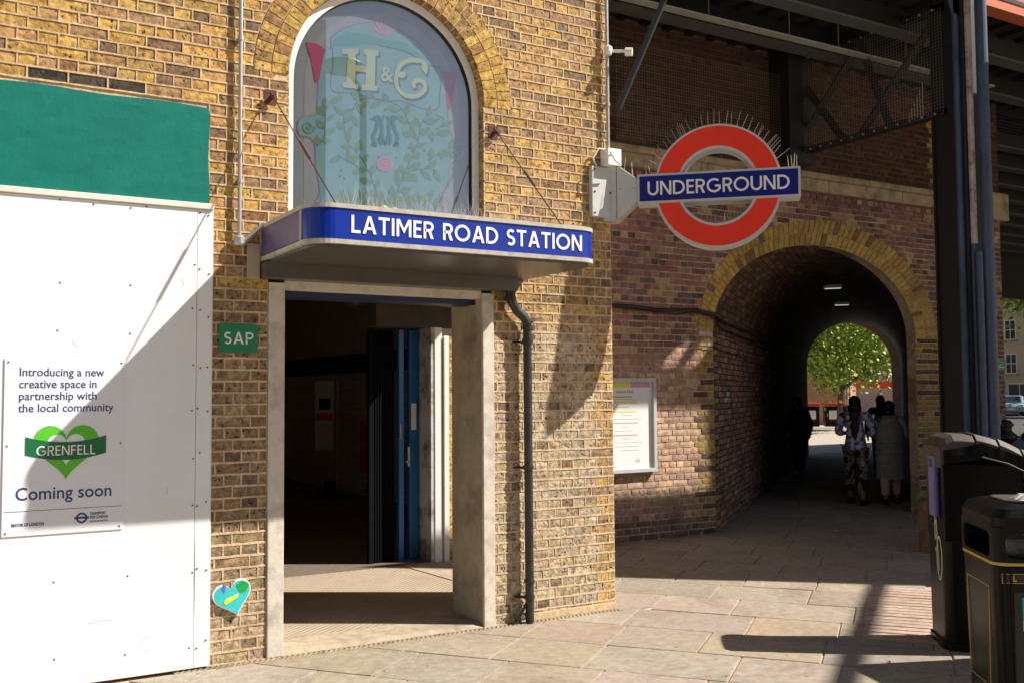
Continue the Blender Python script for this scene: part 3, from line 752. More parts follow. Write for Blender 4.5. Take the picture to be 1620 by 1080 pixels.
for (l0, l1, q0, q1, v0, v1, k) in coursed(-.16, 0.0, 0, 2.30, {}, seed=9):
    c = vary((.55, .33, .09), .15)
    items.append((lambda b, a=(l0, l1, q0, q1, v0, v1), c=c: (setattr(b, 'col', c), brick(b, Vector((0, 2.62, 0)), X, Z, -Y, *a, .004, .003)), 0))
emit_bricks(bld, items, M_['brick'], 'jamb_brick')
boxpart('jamb_mortar', M_['mortar'], bld, (-.163, 2.623, 0), (-.001, 2.70, 2.30))
# folding gate: pale blue closing stile, dark lattice stack
gate = thing('folding_gate', 'blue steel concertina gate folded open inside the entrance', 'gate', (-.6, 2.95, 0))
boxpart('closing_stile', M_['doorblue'], gate, (-.475, 2.86, .02), (-.375, 2.92, 2.37), bevel=.004)
boxpart('stile_edge', M_['doorblue'], gate, (-.600, 2.84, .02), (-.545, 2.90, 2.37), bevel=.004)
for k in range(9): boxpart('lattice_bar', M_['gatedark'], gate, (-.875 + k * .028, 2.87, .03), (-.861 + k * .028, 2.91, 2.36))
boxpart('back_stile', M_['gatedark'], gate, (-.915, 2.86, .02), (-.87, 2.93, 2.37))
part('lock_plate', M_['galv'], gate, lambda b: (b.box((-.505, 2.83, .98), (-.485, 2.842, 1.18)), b.bar((-.53, 2.80, 1.03), (-.50, 2.84, 1.03), .014, 8)))
part('pull_handle', M_['galv'], gate, lambda b: b.tube([(-.60, 2.84, 1.42), (-.60, 2.80, 1.41), (-.60, 2.80, 1.27), (-.60, 2.84, 1.26)], .007, 6))
part('notice_sticker', M_['poster'], gate, lambda b: b.box((-.455, 2.856, 1.35), (-.40, 2.8595, 1.62)))
# things in the hall
tot = thing('information_totem', 'tall white information board on a pole base in the dim hall', 'information board', (.9, 9.2, 0))
boxpart('board', M_['poster'], tot, (.78, 9.30, .82), (1.10, 9.36, 1.95), bevel=.01)
boxpart('board_header', M_['black'], tot, (.84, 9.294, 1.48), (1.04, 9.2995, 1.66))
boxpart('board_red_band', M_['red'], tot, (.80, 9.294, 1.30), (1.07, 9.2995, 1.42))
part('pole', M_['galv'], tot, lambda b: b.bar((1.16, 9.3, .05), (1.16, 9.3, 2.0), .03, 10))
part('base', M_['steeldark'], tot, lambda b: b.lathe((1.05, 9.35, 0), [(.32, 0), (.32, .05), (.12, .09), (.08, .3)], 18))
boxes = part('red_post_box', M_['red'], None, lambda b: b.box((1.42, 8.6, .45), (1.649, 8.95, 1.28)), bevel=.02)
tag(boxes, 'tall red box fixed to the tiled wall deep in the hall', 'box')
lampo = thing('dome_lamp', 'round dome lamp hanging from the ceiling inside the entrance', 'lamp', (-.75, 3.6, 2.9))
part('dome_shade', M_['soffit'], lampo, lambda b: b.lathe((-.75, 3.6, 2.62), [(.02, 0), (.10, .02), (.17, .08), (.19, .2)], 18), smooth=True)
part('rod', M_['black'], lampo, lambda b: b.bar((-.75, 3.6, 2.8), (-.75, 3.6, 3.9), .012, 6))

# ------------------------------------------------------------------ hoarding and things on the facade
hd = thing('white_hoarding', 'tall white board hoarding covering the shopfront left of the entrance', 'hoarding', (-4, 0, 0))
boxpart('panel', M_['board'], hd, (-6.2, -.040, .012), (-3.282, -.012, 2.895), bevel=.002)
boxpart('panel', M_['board'], hd, (-3.279, -.038, .012), (-3.186, -.010, 2.895), bevel=.002)
boxpart('top_trim', M_['alu'], hd, (-6.2, -.055, 2.897), (-3.180, -.004, 2.935), bevel=.004)
part('edge_trim', M_['alu'], hd, lambda b: b.box((-3.1855, -.030, 0.02), (-3.178, .0, 2.895)))
sx = [(-3.30, z) for z in (.14, .62, 1.02, 1.33, 1.62, 1.90, 2.25, 2.52)] + [(-3.262, z) for z in (.14, .62, 1.02, 1.33, 1.62, 1.90, 2.25, 2.52, 2.86)] + [(-3.205, z) for z in (.16, .63, 1.05, 1.60, 1.88, 2.22, 2.5, 2.86)]
sx += [(x, z) for x in (-3.68, -4.08) for z in (.16, .62, 2.10, 2.40, 2.87)] + [(-3.60, 2.87), (-3.9, 2.86)]
for x, z in sx:
    x += jit(.008); z += jit(.02)
    part('screw', M_['rust'], hd, lambda b: b.bar((x, -.039, z), (x, -.0425, z), .0055, 8))
for (x, z, l_, a) in ((-3.62, .17, .10, .9), (-3.57, .13, .05, 1.0), (-4.1, 1.02, .12, .1), (-3.4, 2.72, .06, .8), (-3.36, 2.40, .05, 2.0), (-3.9, .36, .14, .05), (-3.45, 1.1, .04, 1.6), (-3.98, 2.0, .05, 2.2)):
    part('scuff_mark', M_['scuff'], hd, lambda b: ribbon(b, smooth([(x, z), (x + l_ * .5 * cos(a), z + l_ * .5 * sin(a) + .004), (x + l_ * cos(a), z + l_ * sin(a))]), .0035, Vector((0, -.0402, 0)), X, Z, -Y, 0, .0006))
part('sprung_joint', M_['black'], hd, lambda b: b.prism([(-3.2835, .30), (-3.2805, .50), (-3.2795, .62), (-3.281, .74), (-3.2845, .50)][::-1] if False else [(-3.2785, .30), (-3.2770, .55), (-3.2785, .82), (-3.2840, .58)], Vector((0, -.0385, 0)), X, Z, -Y, 0, .0012))
pst = thing('grenfell_poster', 'white printed notice with green heart screwed to the hoarding', 'poster', (-4.03, -.045, 1.4))
boxpart('sheet', M_['poster'], pst, (-4.365, -.0475, .905), (-3.708, -.0405, 1.930), bevel=.001)
PO = Vector((-4.365, -.0477, .905))
def ptxt(name, s, size, u, v, bold=.0006, m=None, sx=1.0): return fonttext(name, s, size, PO + X * u + Z * v, X, Z, -Y, m or M_['navy'], pst, bold=bold, sx=sx)
for s, v, wd in (('Introducing a new', .925, .46), ('creative space in', .855, .42), ('partnership with', .785, .42), ('the local community', .715, .52)):
    o = ptxt('text_line', s, .068, .075, v)
    ww = max(q.co.x for q in o.data.vertices) - min(q.co.x for q in o.data.vertices)
    k = wd / ww
    x0 = min(q.co.x for q in o.data.vertices)
    for q in o.data.vertices: q.co.x = x0 + (q.co.x - x0) * k
def fitw(o, wd):
    xs = [q.co.x for q in o.data.vertices]; x0 = min(xs); k = wd / (max(xs) - x0)
    for q in o.data.vertices: q.co.x = x0 + (q.co.x - x0) * k
o = ptxt('text_line', 'Coming soon', .105, .065, .205, .001); fitw(o, .52)
o = ptxt('small_print', 'MAYOR OF LONDON', .026, .05, .055, .0008); fitw(o, .17)
o = ptxt('small_print', 'TRANSPORT', .022, .47, .098, .0006); fitw(o, .09)
o = ptxt('small_print', 'FOR LONDON', .022, .47, .076, .0006); fitw(o, .10)
o = ptxt('small_print', 'EVERY JOURNEY MATTERS', .012, .47, .055, .0001); fitw(o, .10)
part('rule_line', M_['navy'], pst, lambda b: b.box((-4.355, -.0487, 1.045), (-3.715, -.0476, 1.0475)))
def lheart(cx, cy, sz, n=40):
    p = []
    for i in range(n):
        t = 2 * pi * i / n; x = 16 * sin(t) ** 3; y = 13 * cos(t) - 5 * cos(2 * t) - 2 * cos(3 * t) - cos(4 * t); p.append((cx + x * sz, cy + y * sz))
    return p[::-1]
def heart_ring(b):
    A = lheart(.335, .50, .0112); B = lheart(.335, .505, .0064)
    n = len(A)
    for i in range(n):
        j = (i + 1) % n; b.prism([A[i], A[j], B[j], B[i]], PO, X, Z, -Y, 0, .0012)
part('heart', M_['hgreen'], pst, heart_ring)
def ribbonband(b):
    n = 14
    for i in range(n):
        u0, u1 = .115 + .44 * i / n, .115 + .44 * (i + 1) / n
        f = lambda u: .10 * ((u - .335) ** 2) / .0484 * .35
        b.prism([(u0, .43 + f(u0)), (u1, .43 + f(u1)), (u1, .535 + f(u1)), (u0, .535 + f(u0))], PO, X, Z, -Y, 0, .0022)
part('ribbon', M_['dgreen'], pst, ribbonband)
b = MB(); strokes(b, 'GRENFELL', .058, PO + X * .175 + Z * .458, X, Z, -Y, .0023, weight=.13, width=.32, thick=.0006); b.build('ribbon_text', M_['white'], pst)
def roundlet(b):
    ribbon(b, [(.425 + .026 * cos(t), .083 + .026 * sin(t)) for t in [2 * pi * k / 24 for k in range(25)]], .011, PO, X, Z, -Y, 0, .0010)
    b.prism([(.385, .078), (.465, .078), (.465, .090), (.385, .090)], PO, X, Z, -Y, 0, .0016)
part('transport_emblem', M_['navy'], pst, roundlet)
for u, v in ((.02, 1.005), (.637, 1.005), (.02, .52), (.637, .52), (.02, .02), (.637, .02)):
    part('screw', M_['rust'], pst, lambda b: b.bar(PO + X * u + Z * v, PO + X * u + Z * v - Y * .003, .005, 8))

sap = thing('sap_sign', 'small green plastic plate reading SAP on the brickwork', 'sign', (-3.01, -.01, 2.08))
def rrect(w_, h_, r, n=5):
    p = []
    for cx_, cy_, a in ((w_ - r, h_ - r, 0), (r, h_ - r, 90), (r, r, 180), (w_ - r, r, 270)):
        p += [(cx_ + r * cos(radians(a + 90 * i / n)), cy_ + r * sin(radians(a + 90 * i / n))) for i in range(n + 1)]
    return p
SO = Vector((-3.136, -.018, 1.985))
part('plate', M_['signgreen'], sap, lambda b: b.prism(rrect(.252, .185, .012), SO, X, Z, -Y, 0, .008), bevel=.002)
b = MB(); strokes(b, 'SAP', .078, SO + X * .034 + Z * .054, X, Z, -Y, .0082, weight=.14, gap=.16, width=.186, thick=.0008); b.build('lettering', M_['white'], sap)
ht = thing('heart_plaque', 'turquoise glazed heart plaque low on the brick beside the doorway', 'plaque', (-3.03, -.02, .41))
HO = Vector((-3.035, -.022, .425))
hp = lheart(0, 0, .0074)
a_ = radians(14)
hp = [(x * cos(a_) * 1.0 - y * sin(a_), (x * sin(a_) + y * cos(a_)) * 1.02) for x, y in hp]
part('rim', M_['white'], ht, lambda b: b.prism([(x * 1.04, y * 1.04) for x, y in hp], HO, X, Z, -Y, -.015, .012))
part('glaze', M_['heartcyan'], ht, lambda b: b.prism([(x * .98, y * .98) for x, y in hp], HO, X, Z, -Y, .0, .0135))
part('green_patch', M_['leafgreen2'], ht, lambda b: b.prism([(.060 + .038 * cos(t) * (1 + .2 * sin(3 * t)), .058 + .036 * sin(t)) for t in [2 * pi * k / 14 for k in range(14)]], HO, X, Z, -Y, .0, .015))
part('yellow_tail', M_['yellow'], ht, lambda b: b.prism([(-.06, -.035), (-.045, -.045), (.03, -.005), (.035, .02), (.01, .012), (-.05, -.012)], HO, X, Z, -Y, 0, .0155))
part('violet_mark', M_['violet'], ht, lambda b: (b.prism([(-.075, .045), (-.050, .045), (-.045, .075), (-.065, .08)], HO, X, Z, -Y, 0, .0155), b.prism([(-.062, .035), (-.052, .035), (-.055, .046), (-.062, .046)], HO, X, Z, -Y, 0, .0157)))

def conduit(x, z0, z1, r, name, label, lx=0):
    t = thing(name, label, 'pipe', (x, -.05, z0))
    part('pipe_run', M_['galv'], t, lambda b: b.bar((x, -.045, z0), (x + lx, -.045, z1), r, 10), smooth=False)
    for z in [z0 + .35 + k * .95 for k in range(int((z1 - z0) / .95) + 1)]:
        part('clip', M_['galv'], t, lambda b: (b.bar((x, -.045, z), (x, -.045, z + .03), r + .005, 10), b.box((x - .006, -.045, z), (x + .006, .0, z + .03))))
    return t
c1 = conduit(-3.015, 2.74, 5.6, .013, 'cable_conduit', 'thin galvanised conduit running up the brick left of the window')
part('junction', M_['galv'], c1, lambda b: (b.lathe((-3.015, -.045, 2.68), [(.03, 0), (.036, .01), (.036, .05), (.02, .065)], 12), b.bar((-3.0, -.05, 2.70), (-2.86, -.09, 2.83), .014, 8), b.bar((-3.0, -.03, 2.67), (-2.88, -.03, 2.79), .008, 6)))
c2 = conduit(-.045, 3.67, 5.6, .014, 'cable_conduit', 'galvanised conduit down the brick corner to the roundel bracket')
part('security_camera', M_['lamp'], c2, lambda b: (b.lathe((-.045, -.06, 4.44), [(.03, 0), (.035, .02), (.035, .06), (.02, .075)], 12), b.bar((-.03, -.07, 4.47), (.07, -.16, 4.46), .012, 8), b.bar((.06, -.15, 4.455), (.10, -.19, 4.45), .034, 12)))

# tie wires holding the canopy
for (ax, az, bx, bz, lb) in ((-2.80, 3.70, -2.66, 2.835, 'rusty wall bracket with a tie wire at the upper left of the entrance sign'), (-1.087, 3.68, -1.05, 2.84, 'rusty wall bracket with a tie wire right of the arched window')):
    t = thing('tie_wire', lb, 'bracket', (ax, 0, az))
    part('bracket_plate', M_['rust'], t, lambda b: (b.box((ax - .045, -.012, az - .05), (ax + .035, -.0, az + .05)), b.bar((ax, -.01, az), (ax + .01, -.07, az - .015), .014, 6), b.bar((ax - .02, -.05, az + .02), (ax + .03, -.05, az - .03), .012, 6)))
    part('wire', M_['rust'], t, lambda b: b.bar((ax, -.06, az - .01), (bx, -.88, bz), .0045, 6))
    A = Vector((ax, -.06, az)); B = Vector((bx, -.88, bz))
    part('turnbuckle', M_['rust'], t, lambda b: b.bar(A.lerp(B, .45), A.lerp(B, .6), .010, 6))

# ------------------------------------------------------------------ CANOPY
can = thing('station_canopy', 'blue canopy sign reading LATIMER ROAD STATION over the entrance', 'canopy', (-1.86, 0, 2.6))
CX0, CX1, CY, CR = -2.87, -.805, -1.0, .16
def can_out(inset=0.0, nseg=8):
    p = [(CX0 + inset, -.005), (CX0 + inset, CY + CR)]
    p += [(CX0 + CR + (CR - inset) * -cos(radians(90 * i / nseg)), CY + CR - (CR - inset) * sin(radians(90 * i / nseg))) for i in range(1, nseg + 1)]
    p += [(CX1 - CR + (CR - inset) * sin(radians(90 * i / nseg)), CY + CR - (CR - inset) * cos(radians(90 * i / nseg))) for i in range(0, nseg + 1)]
    p += [(CX1 - inset, -.005)]
    return p
def slab_poly(b, p, z0, z1):
    k = len(p); b.add([(x, y, z0) for x, y in p] + [(x, y, z1) for x, y in p], [tuple(range(k - 1, -1, -1)), tuple(range(k, 2 * k))] + [(i, (i + 1) % k, k + (i + 1) % k, k + i) for i in range(k)])
part('top_trim', M_['trimgrey'], can, lambda b: slab_poly(b, can_out(), 2.800, 2.826))
part('bottom_trim', M_['trimgrey'], can, lambda b: slab_poly(b, can_out(), 2.588, 2.615))
part('fascia', M_['blue'], can, lambda b: slab_poly(b, can_out(.008)[1:-1], 2.615, 2.800))
part('side_panel', M_['purple'], can, lambda b: b.box((CX0 + .004, CY + CR + .02, 2.622), (CX0 + .0079, -.03, 2.796)))
part('side_panel_frame', M_['trimgrey'], can, lambda b: (b.box((CX0, CY + CR - .004, 2.615), (CX0 + .02, CY + CR + .018, 2.80)), b.box((CX0, -.03, 2.615), (CX0 + .02, -.004, 2.80))))
part('soffit', M_['soffit'], can, lambda b: slab_poly(b, can_out(.03), 2.570, 2.588))
part('soffit_beam', M_['soffit'], can, lambda b: b.box((-2.868, -.15, 2.470), (-.965, .11, 2.569)))
part('side_cladding', M_['concrete'], can, lambda b: b.box((-2.955, -.03, 2.47), (-2.875, -.002, 2.70)))
for wd_ in range(3):
    b = MB(); strokes(b, 'LATIMER ROAD STATION', .106, Vector((-2.612, CY + .007, 2.658)), X, Z, -Y, .0, weight=.155, gap=.13, space=.34, width=1.645, thick=.0025, word=wd_); b.build('lettering_word', M_['white'], can)
rnd = random.Random(5)
b = MB()
for i in range(300):
    x = rnd.uniform(-2.62, -1.2); y = rnd.uniform(-.97, -.2); a = rnd.uniform(0, 2 * pi); t = rnd.uniform(.1, .8); h = rnd.uniform(.06, .15)
    if x < -2.3: h *= 1.2
    b.bar((x, y, 2.826), (x + cos(a) * t * h, y + sin(a) * t * h, 2.826 + h), .0008, 3, .0005)
b.build('bird_spikes', M_['spike'], can, kind='stuff')
for x, y in ((-2.38, -.93), (-2.30, -.90), (-2.33, -.85)):
    part('moss_clump', M_['stone'], can, lambda b: b.lathe((x, y, 2.826), [(.03, 0), (.032, .01), (.015, .024), (.003, .027)], 7))

# downpipe beside the doorway
dp = thing('downpipe', 'black iron downpipe with swan neck beside the right post', 'pipe', (-.835, -.06, 0))
part('swan_neck', M_['pipe'], dp, lambda b: b.tube([(-.985, -.07, 2.57), (-.985, -.07, 2.44), (-.975, -.07, 2.40), (-.93, -.07, 2.33), (-.87, -.07, 2.285), (-.845, -.07, 2.25), (-.84, -.07, 2.20)], .036, 14), smooth=True)
part('shaft', M_['pipe'], dp, lambda b: b.bar((-.84, -.07, 2.21), (-.836, -.07, .01), .033, 14, caps=True))
for z in (2.465, 2.40): part('collar', M_['pipe'], dp, lambda b: b.bar((-.985, -.07, z), (-.985, -.07, z + .03), .045, 14))
for z in (2.10, 2.19, .30): part('collar', M_['pipe'], dp, lambda b: b.bar((-.838, -.07, z), (-.838, -.07, z + .022), .041, 14))
for z in (2.08, 1.14, .18): part('holderbat', M_['pipe'], dp, lambda b: (b.bar((-.838, -.07, z), (-.838, -.07, z + .03), .042, 12), b.bar((-.86, -.07, z + .015), (-.93, -.005, z + .015), .010, 6)))
part('pipe_foot', M_['pipe'], dp, lambda b: b.tube([(-.95, -.03, .06), (-.95, -.06, .01), (-.87, -.07, .14), (-.84, -.07, .17)], .012, 8))
for z in (2.13, 2.20, 2.26):
    iron = part('rusty_wall_anchor', M_['rust'], None, lambda b: (b.bar((-.765, .0, z), (-.765, -.035, z + .01), .016, 8, .022),))
    tag(iron, {2.13: 'lowest of three rusty bolts in the wall beside the downpipe', 2.20: 'middle of three rusty bolts in the wall beside the downpipe', 2.26: 'topmost of three rusty bolts in the wall beside the downpipe'}[z], 'bolt', 'rusty bolts beside the downpipe')

# ------------------------------------------------------------------ ROUNDEL
sd = Vector((cos(radians(-43)), sin(radians(-43)), 0)); sn = Vector((sd.y, -sd.x, 0))   # faces the camera side
if sn.dot(cam_pos) < 0: sn = -sn
s0 = Vector((.07, -.045, 0))
rn = thing('roundel_sign', 'red ring and blue bar sign reading UNDERGROUND on the brick corner', 'sign', (0, -.1, 3.3))
RC = (.775, 3.327); RO_, RI_ = .492, .296
def rring(b, ra, rb, n0, n1, seg=72, cz=RC[1]):
    A = [(RC[0] + rb * cos(2 * pi * i / seg), cz + rb * sin(2 * pi * i / seg)) for i in range(seg)]
    B = [(RC[0] + ra * cos(2 * pi * i / seg), cz + ra * sin(2 * pi * i / seg)) for i in range(seg)]
    vs = []
    for n_ in (n0, n1):
        vs += [s0 + sd * p[0] + Z * p[1] + sn * n_ for p in A] + [s0 + sd * p[0] + Z * p[1] + sn * n_ for p in B]
    fs = []; k = seg
    for i in range(seg):
        j = (i + 1) % seg
        fs += [(2 * k + i, 2 * k + j, 3 * k + j, 3 * k + i), (i, k + i, k + j, j), (i, j, 2 * k + j, 2 * k + i), (k + i, 3 * k + i, 3 * k + j, k + j)]
    b.add(vs, fs)
part('ring_body', M_['signgrey'], rn, lambda b: rring(b, RI_, RO_, -.085, .085))
part('ring_face', M_['red'], rn, lambda b: rring(b, RI_ + .022, RO_ - .017, .0851, .0885))
part('ring_face', M_['red'], rn, lambda b: rring(b, RI_ + .022, RO_ - .017, -.0885, -.0851))
part('bar_body', M_['signgrey'], rn, lambda b: b.obox(s0, sd, Z, sn, .147, 1.403, 3.209, 3.444, -.10, .10))
part('bar_face', M_['signblue'], rn, lambda b: b.obox(s0, sd, Z, sn, .165, 1.385, 3.227, 3.426, .1001, .1035))
part('bar_face', M_['signblue'], rn, lambda b: b.obox(s0, sd, Z, sn, .165, 1.385, 3.227, 3.426, -.1035, -.1001))
b = MB(); strokes(b, 'UNDERGROUND', .112, s0 + sd * .229 + Z * 3.271, sd, Z, sn, .1036, weight=.145, gap=.11, width=1.092, thick=.0015); b.build('lettering', M_['white'], rn)
def bkt(b):
    # tapering housing from the wall to the bar
    A = [(-.13, 3.085), (-.02, 3.085), (.145, 3.235), (.145, 3.415), (-.02, 3.545), (-.13, 3.545)]
    b.prism(A, s0, sd, Z, sn, -.085, .085)
part('housing', M_['signgrey'], rn, bkt, bevel=.006)
part('wall_plate', M_['signgrey'], rn, lambda b: b.box((-.215, -.055, 3.11), (-.002, -.006, 3.515)), bevel=.006)
part('housing_seam', M_['black'], rn, lambda b: b.obox(s0, sd, Z, sn, -.022, -.018, 3.09, 3.54, .0851, .0862))
for u, v in ((-.07, 3.31), (.01, 3.34), (.12, 3.34)): part('rivet', M_['black'], rn, lambda b: b.bar(s0 + sd * u + Z * v + sn * .085, s0 + sd * u + Z * v + sn * .089, .009 if u < 0 else .004, 8))
for x, z in ((-.19, 3.14), (-.19, 3.31), (-.19, 3.49)): part('rivet', M_['black'], rn, lambda b: b.bar((x, -.055, z), (x, -.060, z), .008, 8))
part('cable_gland_box', M_['frame'], rn, lambda b: (b.box((-.10, -.12, 3.525), (.03, -.01, 3.66)), b.tube([(-.06, -.11, 3.6), (-.10, -.15, 3.62), (-.07, -.17, 3.55), (.0, -.15, 3.53)], .009, 6), b.tube([(-.15, -.03, 3.52), (-.20, -.05, 3.58), (-.15, -.06, 3.66), (-.07, -.05, 3.66)], .008, 6)), bevel=.01)
rnd = random.Random(8)
b = MB()
for i in range(32):
    t = radians(rnd.uniform(22, 158)) if i > 25 else radians(25 + i * 5.2); nn = rnd.uniform(-.07, .07); L = rnd.uniform(.10, .14)
    p = s0 + sd * (RC[0] + RO_ * cos(t)) + Z * (RC[1] + RO_ * sin(t)) + sn * nn
    tt = t * .75 + pi / 8 + rnd.uniform(-.12, .12)
    b.bar(p, p + (sd * cos(tt) + Z * sin(tt)) * L + sn * rnd.uniform(-.03, .03), .0022, 4, .0015)
for i in range(40):
    lo_ = i % 2; t = radians(rnd.uniform(215, 325)) if lo_ else 0
    u = RC[0] + rnd.uniform(-.24, .24)
    z0 = RC[1] - sqrt(RI_ ** 2 - (u - RC[0]) ** 2) if lo_ else 3.444
    p = s0 + sd * u + Z * z0 + sn * rnd.uniform(-.07, .05)
    b.bar(p, p + Z * rnd.uniform(.08, .13) + sd * rnd.uniform(-.05, .05) + sn * rnd.uniform(-.03, .03), .0014, 3, .001)
for i in range(10):
    u = rnd.uniform(1.28, 1.40) if i < 5 else rnd.uniform(.0, .28)
    z0 = 3.444 if i < 5 or u > .15 else 3.53 - u * .7
    p = s0 + sd * u + Z * z0 + sn * rnd.uniform(-.05, .08); b.bar(p, p + Z * rnd.uniform(.09, .12) + sd * rnd.uniform(-.02, .02), .0018, 3, .0012)
b.build('bird_spikes', M_['spike'], rn, kind='stuff')

# ------------------------------------------------------------------ BRIDGE ABUTMENT with the skewed foot tunnel
ab = thing('bridge_abutment', 'dark red brick railway abutment pierced by an arched foot tunnel', 'bridge wall', (5.5, 2.8, 0))
YW = 2.8
TD = Vector((cos(radians(38.8)), sin(radians(38.8)), 0)); TL = 15.6
AI = (5.49, 1.9, 1.205, 2.45); AO = (5.615, 2.26, 1.545, 2.45)     # centre x, half span, rise, springing z
def ell(A, t): return (A[0] + A[1] * cos(t), A[3] + A[2] * sin(t))
def a_in(v):
    if v <= AI[3]: return (AI[0] - AI[1], AI[0] + AI[1])
    d = 1 - ((v - AI[3]) / AI[2]) ** 2
    return (AI[0] - AI[1] * sqrt(d), AI[0] + AI[1] * sqrt(d)) if d > 0 else None
def a_out(v):
    if v <= AO[3]: return a_in(v)
    d = 1 - ((v - AO[3]) / AO[2]) ** 2
    return (AO[0] - AO[1] * sqrt(d), AO[0] + AO[1] * sqrt(d)) if d > 0 else None
def a_notice(v): return (1.9, 2.62) if .80 < v < 1.88 else None
def cor_hole(v): return (1.5, 7.87) if 4.33 < v < 4.62 else None
XE = 9.45
core = MB()
yc = YW + .005
core.box((0.002, yc, 0), (AI[0] - AI[1], 2.95, AI[3])); core.box((AI[0] + AI[1], yc, 0), (XE, 2.95, AI[3]))
NA = 28
for i in range(NA):
    a = ell(AI, pi * i / NA); c = ell(AI, pi * (i + 1) / NA)
    core.prism([c, a, (a[0], 4.2), (c[0], 4.2)], Vector((0, 0, 0)), X, Z, -Y, -2.95, -yc)
core.box((0.002, yc + .0005, AI[3]), (AI[0] - AI[1], 2.95, 4.2)); core.box((AI[0] + AI[1], yc + .0005, AI[3]), (XE, 2.95, 4.2)); core.build('mortar_face', M_['mortar_dark'], ab)
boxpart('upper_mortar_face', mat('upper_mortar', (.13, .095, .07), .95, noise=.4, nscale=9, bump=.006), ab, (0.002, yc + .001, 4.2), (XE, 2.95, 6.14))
random.seed(21)
def red(cx, cz):
    r = random.random()
    if r < .5: c = (.29, .155, .13)
    elif r < .68: c = (.22, .125, .12)
    elif r < .88: c = (.40, .28, .17)
    else: c = (.15, .10, .095)
    if cz < 2.3 and cx < 3.7: c = mix3(c, (.72, .48, .33), .6 * min(1, max(0, (2.3 - cz) / .4)) * min(1, max(.15, cz / .7)))  # sun patch put into the colour: bricks paler low beside the tunnel
    return c
items = []
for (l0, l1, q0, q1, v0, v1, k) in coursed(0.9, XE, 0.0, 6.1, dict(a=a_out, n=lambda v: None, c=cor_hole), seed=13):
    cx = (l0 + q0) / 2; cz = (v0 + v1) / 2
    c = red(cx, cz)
    quoinL = 3.30 < cx < 3.60 and cz < 2.9; quoinR = 7.38 < cx < 7.9 and cz < 2.6; qT = 7.85 < cx < 8.15 and 4.75 < cz < 5.7
    if quoinL or quoinR: c = (.36, .24, .085) if (k % 2 or random.random() < .35) else (.13, .08, .065)
    if qT: c = (.34, .24, .06)
    if cz > 4.6 and not qT: c = mix3(c, (.05, .022, .018), .85)  # sooty top courses, with under-deck shade also put into the colour
    if cz < .25: c = mix3(c, (.08, .07, .06), .6)
    c = vary(c, .2)
    worn = .0022 if cz > .6 else .006
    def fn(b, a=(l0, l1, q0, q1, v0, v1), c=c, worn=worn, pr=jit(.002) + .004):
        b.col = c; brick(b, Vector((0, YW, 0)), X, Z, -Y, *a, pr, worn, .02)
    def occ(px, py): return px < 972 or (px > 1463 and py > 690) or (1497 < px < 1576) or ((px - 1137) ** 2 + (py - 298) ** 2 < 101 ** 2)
    items.append((fn, score(Vector((cx, YW, cz)), (q0 - l0) * .065, -Y, occ)))
# left tunnel wall near the mouth
TN = Vector((TD.y, -TD.x, 0))   # into the tunnel from the left wall
LW = Vector((AI[0] - AI[1], YW, 0)); RW = Vector((AI[0] + AI[1], YW, 0))
for (l0, l1, q0, q1, v0, v1, k) in coursed(0.0, 6.2, 0.0, AI[3], {}, seed=17):
    cx = (l0 + q0) / 2; cz = (v0 + v1) / 2
    c = vary(mix3(red(9, 3), (.20, .13, .09), .3) if cx > .25 else ((.34, .23, .09) if k % 2 else (.16, .1, .08)), .2)
    if .75 < cx < 1.3 and 1.35 < cz < 1.75 and random.random() < .4: c = (.35, .40, .45)
    def fn(b, a=(l0, l1, q0, q1, v0, v1), c=c, pr=jit(.002) + .006):
        b.col = c; brick(b, LW, TD, Z, TN, *a, pr, .003, .02)
    items.append((fn, score(LW + TD * cx + Z * cz, (q0 - l0) * .065, TN) * .9))
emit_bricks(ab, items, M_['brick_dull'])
# arch ring, two rowlock rings
random.seed(5)
vo = []
for f0_, f1_ in ((0.0, .49), (.51, 1.0)):
    n = 62 if f0_ == 0 else 70
    for i in range(n):
        t0 = pi * i / n + .0035; t1 = pi * (i + 1) / n - .0035
        c = vary((.50, .34, .11), .14) if random.random() < .9 else (.24, .15, .07)
        def lerp2(t, f):
            a = ell(AI, t); o_ = ell(AO, t); return (a[0] + (o_[0] - a[0]) * f, a[1] + (o_[1] - a[1]) * f)
        q = [lerp2(t0, f0_), lerp2(t0, f1_), lerp2(t1, f1_), lerp2(t1, f0_)]
        def fn(b, q=q, c=c, pr=-.006 + jit(.002)):
            b.col = c; f = [Vector((p[0], YW + pr, p[1])) for p in q]; k = [v + Y * .05 for v in f]
            b.add(f + k, [(0, 3, 2, 1)] + [(i, (i + 1) % 4, 4 + (i + 1) % 4, 4 + i) for i in range(4)])
        vo.append((fn, 1))
emit_bricks(ab, vo, M_['brick_dull'], 'voussoir')
# cornice stones
b0 = MB()
for i in range(8):
    x0 = 1.9 + i * .745; x1 = x0 + .738
    part('cornice_stone', M_['stone'], ab, lambda b: (b.box((x0, YW - .07, 4.36), (x1, YW + .02, 4.52)), b.prism([(YW - .13, 4.535), (YW - .10, 4.52), (YW + .02, 4.52), (YW + .02, 4.61), (YW - .12, 4.60)], Vector((x0, 0, 0)), Y, Z, X, 0, x1 - x0)), bevel=.01)
part('pier_capital', M_['stone'], ab, lambda b: b.box((8.2, YW - .10, 4.30), (XE + .1, YW + .3, 4.72)), bevel=.02)
